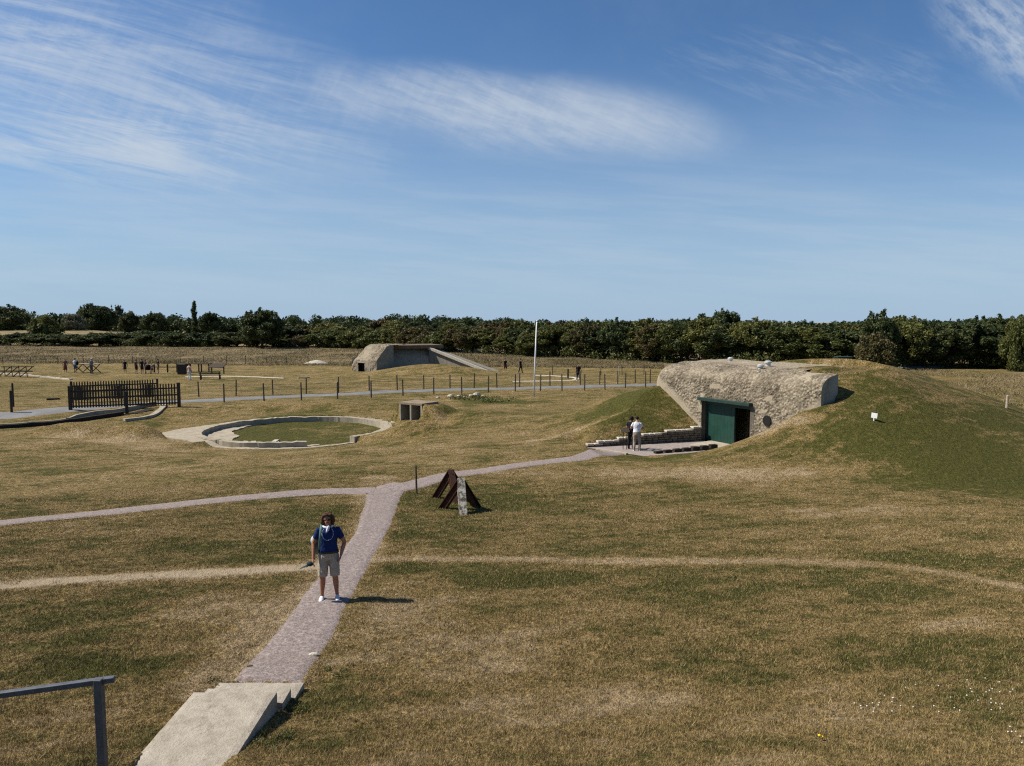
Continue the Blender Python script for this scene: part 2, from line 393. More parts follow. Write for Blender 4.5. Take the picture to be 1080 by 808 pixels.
L_green = leafmat('leaves_green', (.050, .062, .016), (.105, .115, .030))
L_dark = leafmat('leaves_dark', (.030, .044, .015), (.062, .080, .026))
L_brown = leafmat('leaves_brownish', (.055, .050, .017), (.100, .084, .030))
L_pale = leafmat('leaves_pale', (.070, .080, .045), (.125, .130, .080))
M_bark = simple('bark', (.075, .058, .042), .95, .4, 6, .1, bump=.02)

# ------------------------------------------------------------------ ground sheet
def rows():
    r = [.0]; x = .5
    while x < 6000:
        r.append(x); x += max(.085, x*.0036) if x < 135 else x*.03
        if x < 5: x += .25
    return np.array(r)
rr = rows()
fa = np.arange(-52, 52.001, .14); ca = np.concatenate([np.arange(-180, -52, 4), fa, np.arange(56, 180, 4)])
A, Rg = np.meshgrid(np.radians(ca), rr)
X = np.sin(A)*Rg; Y = np.cos(A)*Rg
def terrain_attrs(X, Y):
    green = np.zeros_like(X); worn = np.zeros_like(X); soil = np.zeros_like(X); hay = np.zeros_like(X)
    t = (X-BO[0])*BU[0]+(Y-BO[1])*BU[1]; w = (X-BO[0])*BW[0]+(Y-BO[1])*BW[1]
    r = np.sqrt(((t-5)/15)**2+((w-7)/20)**2)
    green += .42*(1-sm(.60, 1.12, r))*sm(-.2, .6, (X-14)/8+.3)        # mown green flank of the mound
    green += 1.1*np.exp(-(((X-6.6)/1.8)**2+((Y-41.2)/2.2)**2))
    def blob(px, py, rx, ry, a):
        p = gp(px, py); return a*np.exp(-(((X-p.x)/rx)**2+((Y-p.y)/ry)**2))
    green += blob(700, 480, 3.5, 2.0, .5) + blob(560, 610, 1.2, .7, .7) + blob(500, 530, 2.6, 1.6, .65)
    green += blob(950, 480, 6, 4, .45) + blob(830, 620, 3, 1.0, .30) + blob(110, 700, .9, .4, .8) + blob(330, 545, 3.0, 1.8, .35)
    green += blob(520, 424, 3.0, 1.5, 1.0) + blob(960, 590, 4, 1.0, .25) + blob(470, 560, 1.5, 1.6, .3) + blob(620, 520, 5, 1.6, .15)
    green += blob(1000, 700, 1.5, .8, .35) + blob(780, 700, 1.8, .6, .25) + blob(150, 575, 4, .9, .2) + blob(305, 438, 3, 1.6, .3)
    green += blob(430, 600, .5, .5, .6)+blob(270, 710, .3, .3, .6)
    green += np.where((np.hypot(X-RC[0], Y-RC[1]) < 5.8), .45, 0)
    worn += blob(700, 500, 5.0, 1.2, .5) + blob(840, 500, 4, 1.5, .35) + blob(480, 470, 8, 2.0, .15) + blob(150, 470, 8, 2.5, .25)
    worn += blob(470, 690, 1.6, 1.5, .22) + blob(420, 640, .8, 1.0, .35) + blob(230, 640, 1.3, 1.0, .35) + blob(900, 540, 3, .8, .25) + blob(700, 740, 1.2, .5, .25) + blob(1020, 660, 1.2, .4, .5) + blob(105, 462, 3.0, 1.2, .35) + blob(250, 640, 1.2, 1.0, .1) + blob(560, 740, 2.5, 1.5, .2) + blob(905, 381, 8, 6, .35)
    # trodden tracks
    def track(pts, wd, amp, tgt):
        P = [gp(*p) for p in pts]
        wob = .12*fbm(X/1.1, Y/1.1, 31, 3)
        best = np.full(X.shape, 99.)
        for a, b in zip(P[:-1], P[1:]):
            d, _ = seg_dist(X, Y, (a.x, a.y), (b.x, b.y)); best = np.minimum(best, d)
        tgt += amp*(1-sm(wd*.3, wd, best+wob))
    track([(-40, 621), (60, 613), (180, 606), (260, 602), (335, 598)], .42, 1.0, soil)
    track([(-40, 621), (60, 613), (180, 606), (260, 602), (335, 598)], .7, .5, worn)
    track([(395, 590), (470, 590), (560, 590), (690, 592), (820, 592), (930, 596), (1010, 606), (1100, 625)], .45, .55, worn)
    track([(395, 590), (560, 590), (820, 592), (930, 596), (1010, 606), (1100, 625)], .22, .25, soil)
    track([(690, 482), (760, 470), (800, 458), (860, 440)], .5, .5, worn)
    track([(400, 505), (395, 520), (388, 560), (360, 600), (318, 640), (262, 700), (240, 730)], 1.0, .55, worn)
    track([(560, 465), (640, 440), (690, 430)], .5, .35, worn)
    # hay meadow beyond the far fence
    hayline = 104 + .05*(X+40)
    hay = sm(0, 3, Y-(104-.14*(X+40)) + 3*fbm(X/15, Y/15, 5, 2)) * (1-sm(30, 60, X)) + sm(0, 4, X-.62*Y-3)*sm(55, 62, Y)*.9
    hay = np.clip(hay, 0, 1)
    return dict(green=green, worn=worn, soil=np.clip(soil, 0, 1), hay=hay)
Z = h(X, Y)
rough_far = sm(150, 600, Rg); Z = Z + rough_far*(6*fbm(X/300, Y/300, 51, 3)) - 4*sm(140, 200, Rg)*0
at_ = terrain_attrs(X, Y)
nr, nc = X.shape
idx = np.arange(nr*nc).reshape(nr, nc)
nxt = np.roll(idx, -1, axis=1)
Fq = np.stack([idx[1:-1, :], nxt[1:-1, :], nxt[2:, :], idx[2:, :]], -1).reshape(-1, 4)
Vg = np.stack([X, Y, Z], -1).reshape(-1, 3)
Vg[:nc, 2] = Vg[nc:2*nc, 2]
Ft = np.stack([idx[0, :], nxt[1, :], idx[1, :], idx[1, :]], -1)
g = np_mesh('ground', Vg, Fq[:, ::-1] if False else Fq[:, [0, 3, 2, 1]], M_lawn, attrs={k: v.ravel() for k, v in at_.items()})
tag(g, 'dry patchy mown lawn rising in grassy mounds', kind='structure')
# small patch under the camera where the rings start
pm = MB(); pm.box(-.8, .8, -.8, .8, 3.95, 4.22).build('viewing_slab', M_stair)
tag(col.objects['viewing_slab'], 'concrete landing at the top of the steps, below the viewer', 'landing', kind='structure')

# ------------------------------------------------------------------ ribbons: paths and road
def catmull(P, step=.25):
    P = [P[0]*2-P[1]]+P+[P[-1]*2-P[-2]]; out = []
    for i in range(1, len(P)-2):
        a, b, c_, d = P[i-1:i+3]; n = max(2, int((c_-b).length/step))
        for k in range(n):
            t = k/n; out.append(.5*((2*b)+(-a+c_)*t+(2*a-5*b+4*c_-d)*t*t+(-a+3*b-3*c_+d)*t**3))
    out.append(P[-2]); return out
def ribbon(mb, pts, widths, lift, step=.08, nw=9, rag=.04, seed=0):
    P = catmull([Vector((p[0], p[1])) for p in pts], step); n = len(P)
    cum = [0]
    for a, b in zip(P[:-1], P[1:]): cum.append(cum[-1]+(b-a).length)
    ctrl = [min(range(n), key=lambda i: (P[i]-Vector((p[0], p[1]))).length) for p in pts]
    W = np.interp([c/cum[-1] for c in cum], [cum[i]/cum[-1] for i in ctrl], widths)
    XS = np.zeros((n, nw)); YS = np.zeros((n, nw))
    for i in range(n):
        d = (P[min(i+1, n-1)]-P[max(i-1, 0)]).normalized(); nn = Vector((-d.y, d.x))
        l = -W[i]/2 + rag*2*(float(vn2(cum[i]*1.2, 1.5, seed))+.6*float(vn2(cum[i]*14, 4.5, seed)))
        r = W[i]/2 + rag*2*(float(vn2(cum[i]*1.2, 9.5, seed+3))+.6*float(vn2(cum[i]*14, 2.5, seed)))
        for k in range(nw):
            q = P[i]+nn*(l+(r-l)*k/(nw-1)); XS[i, k] = q.x; YS[i, k] = q.y
    ZS = h(XS, YS)+lift
    ZS[:, 0] -= lift+.02; ZS[:, -1] -= lift+.02
    vs = np.stack([XS, YS, ZS], -1).reshape(-1, 3).tolist()
    fs = [(i*nw+k, i*nw+k+1, (i+1)*nw+k+1, (i+1)*nw+k) for i in range(n-1) for k in range(nw-1)]
    mb.quadlist(vs, fs)
mb = MB()
main = [(-3.43, 9.7), (-3.43, 11.5)] + [tuple(gp(*p))[:2] for p in [(351, 622), (371, 592), (392, 560), (402, 532), (409, 517), (425, 510)]]
ribbon(mb, main, [1.1, 1.08, 1.02, .98, .95, 1.2, 1.4, 1.0], .022, seed=1)
rb = [tuple(gp(*p))[:2] for p in [(385, 521), (430, 513), (470, 502), (520, 495), (570, 488), (615, 482), (650, 477)]]
ribbon(mb, rb, [1.3, 1.3, 1.15, 1.1, 1.1, 1.15, 1.3], .026, seed=5)
lb = [tuple(gp(*p))[:2] for p in [(-60, 557), (0, 552), (60, 546), (120, 540), (200, 531), (270, 524), (340, 519), (395, 518)]]
ribbon(mb, lb, [1.0, 1.0, 1.0, 1.05, 1.05, 1.1, 1.2, 1.3], .030, seed=9)
o = mb.build('path', M_gravel, smooth=True); tag(o, 'pinkish gravel footpath forking across the lawn', kind='structure')
# corner fillet gravel at the fork
mb = MB(); rd = [tuple(gp0(*p))[:2] for p in [(-80, 436), (0, 433.5), (80, 429.5), (190, 423.5), (300, 418), (420, 413.2), (520, 410.5), (600, 408.5), (690, 405.5), (780, 402)]]
ribbon(mb, rd, [2.3]*len(rd), .05, step=.5, nw=7, rag=.04, seed=2)
o = mb.build('road', M_road, smooth=True); tag(o, 'narrow grey asphalt lane between two post fences', kind='structure')
mb = MB(); p2 = [tuple(gp(*p))[:2] for p in [(540, 402.5), (575, 402), (600, 401.5), (608, 399), (590, 397), (565, 396)]]
ribbon(mb, p2, [.7]*6, .05, step=.4, nw=4, rag=.05, seed=3)
p3 = [tuple(gp(*p))[:2] for p in [(196, 397.5), (225, 397), (262, 397.5), (300, 399)]]
ribbon(mb, p3, [.5]*4, .05, step=.4, nw=4, rag=.05, seed=4)
o = mb.build('gravel_path', M_plank, smooth=True); tag(o, 'pale gravel path beyond the lane', kind='structure')
mb = MB(); p4 = [(46, 98), (56, 99), (66, 104), (80, 112)]
ribbon(mb, p4, [2.5]*4, .25, step=.8, nw=4, rag=.05, seed=6)
o = mb.build('track', M_road, smooth=True); tag(o, 'pale track in front of the right-hand trees', kind='structure')

# ------------------------------------------------------------------ foreground steps and rail
st = empty('concrete_steps', (-3.43, 8.9, 1.0), 0, 'pale concrete steps with long treads going down to the gravel path', 'steps')
def tread(x0, x1, y0, y1, z, dz=.5):
    mb = MB(); nx, ny = 14, max(3, int((y1-y0)/.08)); vs = []; fs = []
    for j in range(ny+1):
        for i in range(nx+1):
            x = x0+(x1-x0)*i/nx; y = y0+(y1-y0)*j/ny
            e = 0
            if i in (0, nx): x += .012*float(vn2(y*3, x, 5))+.006*float(vn2(y*15, x, 5))
            if j == ny: y += .014*float(vn2(x*9, 3, 6))*2
            if i in (0, nx) or j == ny: e = -.012
            vs.append((x+3.43, y-8.9, z-1.0+e+.006*float(vn2(x*5, y*5, 8))))
    for j in range(ny):
        for i in range(nx): fs.append((j*(nx+1)+i, j*(nx+1)+i+1, (j+1)*(nx+1)+i+1, (j+1)*(nx+1)+i))
    ring = [i for i in range(nx+1)]+[j*(nx+1)+nx for j in range(1, ny+1)]+[ny*(nx+1)+i for i in range(nx-1, -1, -1)]+[j*(nx+1) for j in range(ny-1, 0, -1)]
    n0 = len(vs)
    for r_ in ring: vs.append((vs[r_][0], vs[r_][1], vs[r_][2]-dz))
    k = len(ring)
    for i in range(k): fs.append((ring[i], n0+i, n0+(i+1) % k, ring[(i+1) % k]))
    mb.quadlist(vs, fs); return mb.build('tread', M_stair, st)
tread(-4.02, -2.97, 6.1, 8.98, 1.36); tread(-4.00, -2.91, 8.99, 9.36, 1.21); tread(-4.02, -2.86, 9.37, 9.78, 1.08)
zt = 1.53; yy = 6.09
for k in range(9):
    tread(-4.02, -2.97, yy-.62, yy, zt); yy -= .63; zt += .30 if k > 0 else .17
rl = empty('handrail', (-2.3, 4.1, 2.6), 0, 'grey painted steel handrail on a square post at lower left', 'handrail')
pr = at(104, 716, 4.1)
mb = MB(); mb.box(-.022, .022, -.022, .022, 2.2-2.6, pr.z-2.6, Matrix.Translation((pr.x+2.3, 0, 0))).build('post', M_steel, rl, bevel=.004)
pe = at(121, 716, 4.13); pl = at(-60, 741, 3.95); off = Vector((-2.3, 4.1, 2.6))
MB().beam(pe-off, pl-off, .038, .032).build('rail', M_steel, rl, bevel=.004)
MB().beam(pl-off, pl-off-Vector((1.2, .1, 0)), .045, .035).box(-.026, .026, -.026, .026, -1.2, 0, Matrix.Translation(pl-off-Vector((1.0, .1, 0)))).build('far_rail', M_steel, rl)

# ------------------------------------------------------------------ bunkers
def bunker_shell(name, parent, O, U, Wv, L, prof, opening, roughf, res=.055, amp=.07, back=None, round_l=.8, worl=7.5, t0=0., ksm=11):
    """prof: (w, z) from the foot of the front up over the roof; opening=(t0,t1,z1)"""
    pts = []
    for (a, b) in zip(prof[:-1], prof[1:]):
        n = max(1, int(math.hypot(b[0]-a[0], b[1]-a[1])/res))
        for k in range(n): pts.append((a[0]+(b[0]-a[0])*k/n, a[1]+(b[1]-a[1])*k/n))
    pts.append(prof[-1]); pts = np.array(pts)
    k_ = np.hanning(ksm+2)[1:-1]; k_ /= k_.sum(); m0 = len(pts)
    ps = np.stack([np.convolve(np.pad(pts[:, i], ksm//2, 'edge'), k_, 'valid') for i in (0, 1)], 1)
    tt = np.unique(np.concatenate([np.arange(t0, L, res), [L], [opening[0], opening[1]]]))
    T, S = np.meshgrid(tt, np.arange(m0)); Wd = ps[S, 0]; Zd = ps[S, 1]
    # row snapped to lintel
    front = pts[S, 0] < 1e-6
    zt = opening[2]
    kz = int(np.argmin(np.abs(ps[:, 1]-zt)+(ps[:, 0] > .05)*9)); Zd[kz, :] = zt
    d = np.gradient(ps, axis=0); nrm = np.stack([-d[:, 1], d[:, 0]], 1); nrm /= np.linalg.norm(nrm, axis=1)[:, None]+1e-9
    # left end rounding
    q = np.clip((round_l-(T-t0))/round_l, 0, 1); drop = round_l*(1-np.sqrt(1-q*q))
    zc = prof[-1][1]
    Zd = np.where(Zd > zc-2.2, Zd-drop*np.clip((Zd-(zc-2.2))/1.6, 0, 1), Zd); Wd = Wd + drop*.5*np.clip((Zd-(zc-2.5))/1.0, 0, 1)
    X = O[0]+U[0]*T+Wv[0]*Wd; Y = O[1]+U[1]*T+Wv[1]*Wd
    rgh = roughf(T, Zd, Wd)
    wl = worley(X*worl, Y*worl, Zd*worl, 3); wl2 = worley(X*worl*.45, Y*worl*.45, Zd*worl*.45, 9)
    disp = rgh*(amp*(.55-wl)+amp*.35*(.5-wl2)) + .06*fbm(T*.8, Zd*.9+Wd, 21, 3)
    edge = ((T >= opening[0]-.01) & (T <= opening[1]+.01) & (Zd <= zt+.02) & (Wd < .2)) | (T > L-.02)
    disp = np.where(edge, 0, disp)
    X = X + (Wv[0]*nrm[S, 0])*disp; Y = Y + (Wv[1]*nrm[S, 0])*disp; Z_ = Zd + nrm[S, 1]*disp
    nT = len(tt); V = np.stack([X, Y, Z_], -1).reshape(-1, 3)
    ii = np.arange(m0*nT).reshape(m0, nT)
    cT = (T[:-1, :-1]+T[1:, 1:])/2; cZ = (Zd[:-1, :-1]+Zd[1:, 1:])/2; cW = (Wd[:-1, :-1]+Wd[1:, 1:])/2
    keep = ~((cT > L-2.0) & (cW > 1.18) & (L > 8)) & ~((cT > opening[0]) & (cT < opening[1]) & (cZ < zt) & (cW < .3))
    Fq = np.stack([ii[:-1, :-1], ii[:-1, 1:], ii[1:, 1:], ii[1:, :-1]], -1)[keep]
    # shift so that the empty's origin is the object's
    V[:, 0] -= parent.location.x; V[:, 1] -= parent.location.y; V[:, 2] -= parent.location.z
    return np_mesh(name, V, Fq, M_rubble, parent, attrs={'rough': rgh.ravel()}), ps
def W3(O, U, Wv, t, w, z, off=(0, 0, 0)):
    return Vector((O[0]+U[0]*t+Wv[0]*w-off[0], O[1]+U[1]*t+Wv[1]*w-off[1], z-off[2]))
def frameM(O, U, Wv, off):
    return Matrix(((U[0], Wv[0], 0, O[0]-off[0]), (U[1], Wv[1], 0, O[1]-off[1]), (0, 0, 1, -off[2]), (0, 0, 0, 1)))
def endcap(parent, ps, O, U, Wv, t, wmax, zb, off, name='end_wall', mat=None):
    loop = [(w, z) for (w, z) in ps[::2] if w <= wmax and z > zb]
    loop = [(loop[0][0], zb)]+loop+[(wmax, loop[-1][1]), (wmax, zb)]
    vs = [W3(O, U, Wv, t, w, z, off) for w, z in loop]
    mb = MB(); mb.quadlist(vs, [tuple(range(len(vs)))]); return mb, loop

bk = empty('concrete_bunker', (10.2, 39.7, FLOORZ), 0, 'large rubble-faced concrete bunker set in the mound, with green doors', 'bunker')
boff = tuple(bk.location)
prof = [(0, -.6), (0, 2.95), (.07, 3.16), (.24, 3.36), (.55, 3.52), (1.05, 3.62), (1.7, 3.70), (3.2, 3.76), (5.0, 3.78)]
def rf(T, Zz, Ww):
    left = sm(0, .35, Zz-(2.45-.66*T-.0)+.35*fbm(T*2, Zz*2, 41, 3)) ; left = np.where(T > 3.2, 1, left)
    right = 1-(1-sm(-.1, .3, (Zz-2.0)+.5*(10.0-T)+.3*fbm(T*2, Zz*2, 43, 3)))*sm(7.6, 8.2, T)
    top = 1-.55*sm(1.2, 3, Ww); mott = .75+.25*sm(-.25, .0, fbm(T*.9, Zz*.9+Ww, 44, 4))
    pl = 1-sm(.34, .42, fbm(T*1.3, Zz*1.5+Ww*1.2, 46, 4))
    return np.clip(left*right*top*mott*pl, .02, 1)
DO0, DO1, DOZ = 3.05, 6.42, 1.86
sh, ps = bunker_shell('front_shell', bk, BO, BU, BW, 10.5, prof, (DO0, DO1, DOZ), rf, res=.04, amp=.06, worl=8.0, t0=-.95, round_l=.9)
FM = frameM(BO, BU, BW, boff)
mb, loop = endcap(bk, ps, BO, BU, BW, 10.5, 1.15, -.6, boff)
nl = len(loop)     # give the wing a back and a right side: thick block
zback = loop[-2][1]
mb.quadlist([W3(BO, BU, BW, 10.5, 1.15, zback, boff), W3(BO, BU, BW, 10.5, 1.15, -.6, boff), W3(BO, BU, BW, 8.4, 1.15, -.6, boff), W3(BO, BU, BW, 8.4, 1.15, zback, boff)], [(0, 1, 2, 3)])
mb.build('wing_end', M_conc, bk)
mb, loop = endcap(bk, ps, BO, BU, BW, -.92, 4.9, -.6, boff)
vs = [(v[0], v[1], min(v[2], 2.3-boff[2])) for v in mb.v]; mb.v = vs; mb.build('left_end', M_conc, bk)
# recess
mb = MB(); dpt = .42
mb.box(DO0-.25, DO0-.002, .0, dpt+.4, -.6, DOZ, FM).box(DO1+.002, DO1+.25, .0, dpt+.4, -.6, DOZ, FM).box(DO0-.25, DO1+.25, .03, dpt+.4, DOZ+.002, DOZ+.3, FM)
mb.build('door_recess', concrete('shade_toned_reveal', (.13, .12, .10), (.09, .082, .068), (.04, .036, .03)), bk)  # reveal coloured darker to carry the lintel's shadow
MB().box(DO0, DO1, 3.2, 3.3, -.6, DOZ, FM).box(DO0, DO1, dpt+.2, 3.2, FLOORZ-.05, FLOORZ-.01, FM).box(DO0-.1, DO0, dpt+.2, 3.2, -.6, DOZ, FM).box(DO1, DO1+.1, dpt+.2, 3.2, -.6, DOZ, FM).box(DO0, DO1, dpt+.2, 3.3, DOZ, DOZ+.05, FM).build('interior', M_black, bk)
mb = MB(); y0, y1 = dpt-.12, dpt
mb.box(DO0+.02, DO0+.14, y0, y1, FLOORZ, DOZ-.02, FM).box(DO1-.14, DO1-.02, y0, y1, FLOORZ, DOZ-.02, FM).box(DO0+.14, DO1-.14, y0, y1, DOZ-.26, DOZ-.02, FM).box(5.02, 5.12, y0, y1, FLOORZ, DOZ-.26, FM)
mb.build('door_frame', M_dgreen, bk)
mb = MB(); x = DO0+.15
while x < 5.0:
    mb.box(x, min(x+.232, 5.01), y0+.03+random.uniform(0, .004), y1-.02, FLOORZ+.03, DOZ-.27, FM); x += .238
mb.build('door', M_green, bk)
fm2 = FM @ Matrix.Translation((DO1-.15, .55, 0)) @ Matrix.Rotation(R(62), 4, 'Z')
mb = MB(); mb.box(-1.15, 0, -.02, .03, FLOORZ+.03, DOZ-.27, FM @ Matrix.Translation((DO1-.16, dpt+.02, 0)) @ Matrix.Rotation(R(-82), 4, 'Z'))
d2 = mb.build('door', M_dgreen, bk); d2['label'] = 'dark door leaf standing open'
MB().box(DO0-.10, DO1+.12, -.24, .06, DOZ-.03, DOZ+.13, FM).build('lintel', M_dgreen, bk, bevel=.01)
mb = MB(); c0 = W3(BO, BU, BW, 7.52, .02, 1.22, boff)
for (r0, yy0, mt) in ((.25, -.03, 0),):
    vs = []; n = 24
    for yv in (-.065, .05):
        for k in range(n):
            a = 2*math.pi*k/n; vs.append(FM @ Vector((7.52+r0*math.cos(a), yv, 1.22+r0*math.sin(a))))
    mb.quadlist(vs, [tuple(range(n)), tuple(range(n, 2*n))]+[(k, (k+1) % n, n+(k+1) % n, n+k) for k in range(n)])
mb.build('vent_hole_disc', M_black, bk)  # black disc stands in for the darkness of the open vent hole
for (t, w, r0, hh) in ((1.9, 3.3, .16, .20), (6.03, 1.10, .17, .20), (5.55, 2.2, .19, .24)):
    z0 = float(np.interp(w, ps[:, 0], ps[:, 1])); c0 = W3(BO, BU, BW, t, w, z0, boff)
    MB().tube([c0-Vector((0, 0, .15)), c0+Vector((0, 0, hh))], [r0*.7, r0*.7], 14).tube([c0+Vector((0, 0, hh-.08)), c0+Vector((0, 0, hh)), c0+Vector((0, 0, hh+.05))], [r0, r0, r0*.5], 16).build('roof_vent', M_galv, bk, smooth=False)
# paving in front of the door
mb = MB(); P4 = [Vector((*p, FLOORZ+.012)) for p in (PA, PB, PC, PD)]
G = 26; vs = []; fs = []
for j in range(G+1):
    for i in range(G+1):
        a = P4[0].lerp(P4[1], i/G); b = P4[3].lerp(P4[2], i/G); q = a.lerp(b, j/G); vs.append(q)
for j in range(G):
    for i in range(G): fs.append((j*(G+1)+i, j*(G+1)+i+1, (j+1)*(G+1)+i+1, (j+1)*(G+1)+i))
mb.quadlist(vs, fs)
pv = simple('paving', (.30, .255, .235), .95, .25, 5, .15, bump=.01)
o = mb.build('pavement', pv); tag(o, 'pinkish paved forecourt before the bunker doors', kind='structure')
MB().beam((10.1, 38.95, FLOORZ+.02), (11.9, 36.9, FLOORZ+.02), 2.3, .03).build('threshold', M_stair, bk).location = (-boff[0], -boff[1], -boff[2])
# pale kerb at the forecourt's outer end
o = MB().beam((5.55, 35.3, FLOORZ+.04), (4.25, 36.7, FLOORZ+.04), .16, .10).build('kerb', M_stair); tag(o, 'pale kerb strip where the gravel path meets the forecourt', 'kerb')
# retaining wall of stone courses
rw = MB(); A_ = Vector((*PD, 0)); B_ = Vector((PA[0]-.02, PA[1]+.0, 0)); Lw = (B_-A_).length; dv = (B_-A_).normalized(); nv = Vector((-dv.y, dv.x, 0))
def capmb(a, b, wd, ht, mb, jit=.02):
    c = (a+b)/2; d = (b-a); L_ = d.length; d.normalize(); n_ = Vector((-d.y, d.x, 0))
    vs = []
    for k in (0, 1):
        for i in (-1, 1):
            for j in (0, 1):
                inset = .0
                vs.append(a+d*(L_*k)+n_*(i*wd/2+random.uniform(-jit, jit))+Vector((0, 0, j*ht+random.uniform(-jit, jit)*.4)))
    mb.quadlist(vs, [(0, 1, 3, 2), (4, 6, 7, 5), (0, 4, 5, 1), (2, 3, 7, 6), (0, 2, 6, 4), (1, 5, 7, 3)])
s = 0; cap = MB()
zc = FLOORZ-.05; row = 0
while zc < .46:
    s = .0+(row % 2)*.2
    while s < Lw-.05:
        ln = random.uniform(.30, .55); ln = min(ln, Lw-s)
        topz = FLOORZ+.10+.72*((s+.2)/Lw)**.65
        if zc+.10 < topz and ln > .1:
            istop = zc+.22 > topz
            capmb(A_+dv*(s+.012)+nv*.0+Vector((0, 0, zc)), A_+dv*(s+ln-.012)+Vector((0, 0, zc)), .34 if not istop else .40, .112, cap if istop else rw)
        s += ln
    zc += .122; row += 1
rwe = empty('retaining_wall', (A_.x, A_.y, FLOORZ), 0, 'low dark stone retaining wall with pale coping beside the forecourt', 'retaining wall')
for mb_, nm, mt in ((rw, 'wall', M_stone), (cap, 'coping', M_plank)):
    o = mb_.build(nm, mt, rwe, bevel=.03); o.location = -Vector(rwe.location)
# low dark edging on the near side
mb = MB()
for i in range(7):
    a = i/7; p = Vector((10.4, 37.0, 0)).lerp(Vector((6.9, 35.6, 0)), a+.02); q = Vector((10.4, 37.0, 0)).lerp(Vector((6.9, 35.6, 0)), a+.13)
    capmb(Vector((p.x, p.y, FLOORZ-.05)), Vector((q.x, q.y, FLOORZ-.05)), .25, .30-.02*i, mb)
o = mb.build('stone_edging', M_dbrown, bevel=.03); tag(o, 'row of rough dark stones edging the near side of the forecourt', 'stone edging')

# far bunker
fO = at(371.5, 393, 90.0); FO = np.array([fO.x, fO.y]); fa_ = R(44)
FU = np.array([math.cos(fa_), -math.sin(fa_)]); FW = np.array([math.sin(fa_), math.cos(fa_)])
fb = empty('concrete_bunker', (FO[0], FO[1], 0), 0, 'distant half-buried concrete bunker with sloping front beyond the lane', 'bunker')
foff = tuple(fb.location)
prof2 = [(0, -.8), (0, 1.5), (1.45, 3.08), (1.95, 3.3), (4.5, 3.34)]
sh2, ps2 = bunker_shell('front_shell', fb, FO, FU, FW, 5.0, prof2, (1.3, 2.6, 1.15), lambda T, Zz, Ww: np.clip(.75+.0*T+.8*fbm(T, Zz, 77, 3), .2, 1), res=.09, amp=.16, round_l=1.2, worl=3.2, ksm=3)
FM2 = frameM(FO, FU, FW, foff)
mb, loop = endcap(fb, ps2, FO, FU, FW, 5.0, 2.5, -.8, foff); mb.build('side_wall', M_conc_dark, fb)
mb, loop = endcap(fb, ps2, FO, FU, FW, .0, 4.4, -.8, foff); mb.v = [(v[0], v[1], min(v[2], 1.8)) for v in mb.v]; mb.build('left_end', M_conc, fb)
MB().box(1.3, 2.6, .5, .6, -.8, 1.15, FM2).box(1.2, 1.3, .01, .6, -.8, 1.15, FM2).box(2.6, 2.7, .01, .6, -.8, 1.15, FM2).box(1.2, 2.7, .01, .6, 1.152, 1.25, FM2).build('doorway', M_black, fb)
MB().box(1.15, 2.75, -.07, .05, 1.16, 1.32, FM2).build('lintel', M_conc, fb)
MB().box(3.25, 3.75, -.03, .3, .0, .85, FM2).build('embrasure', M_conc_dark, fb)
# rear wall leading right, with a coping overhang, and the ramped wing wall
q0 = at(409, 384, 90.5); q1 = at(457, 386, 93.0); zt_ = 3.05
def slab(a, b, th, z0, z1):
    return MB().beam((a.x-foff[0], a.y-foff[1], (z0+z1)/2), (b.x-foff[0], b.y-foff[1], (z0+z1)/2), th, z1-z0)
rwp = [(-.25, -.6), (-.2, .9), (.05, 1.6), (.5, 2.2), (1.2, 2.74)]; dq = (q1-q0).normalized(); nq = Vector((-dq.y, dq.x, 0)); mb = MB(); vs = []
for k in range(11):
    for a, b in rwp: pq = q0.lerp(q1, k/10)+nq*(a+.06*float(vn2(k*1.7, b*2, 4))); vs.append((pq.x-foff[0], pq.y-foff[1], b))
mb.quadlist(vs, [(k*5+i, (k+1)*5+i, (k+1)*5+i+1, k*5+i+1) for k in range(10) for i in range(4)]).build('rear_wall', M_conc, fb, smooth=True)
slab(q0+Vector((-1, 2.3, 0)), q1+Vector((.2, 2.6, 0)), 5.6, 2.76, 3.18).build('roof_slab', simple('earthy_roof', (.17, .125, .085), .95, .3, 2, .1, bump=.03), fb)
r0 = at(452, 367, 92.5); r1 = at(523, 395.5, 88.0)
MB().beam(r0-fO*0-Vector(foff), r1-Vector(foff), .35, .30).build('ramp_wall_coping', M_plank, fb)
r0b = at(455, 368.5, 93.5); r1b = at(525, 394, 89.5)
MB().beam(r0b-Vector(foff), r1b-Vector(foff), 1.2, .5).build('ramp_top', M_conc_dark, fb)
vs = [r0-Vector(foff)+Vector((0, .1, -.15)), r1-Vector(foff)+Vector((0, .1, -.15)), Vector((r1.x, r1.y+.1, -.6))-Vector(foff), Vector((r0.x, r0.y+.1, -.6))-Vector(foff)]
MB().quadlist(vs+[v+Vector((.2, .9, 0)) for v in vs], [(0, 1, 2, 3), (4, 5, 6, 7), (0, 1, 5, 4), (0, 3, 7, 4), (1, 2, 6, 5)]).build('ramp_wall', M_conc_dark, fb)

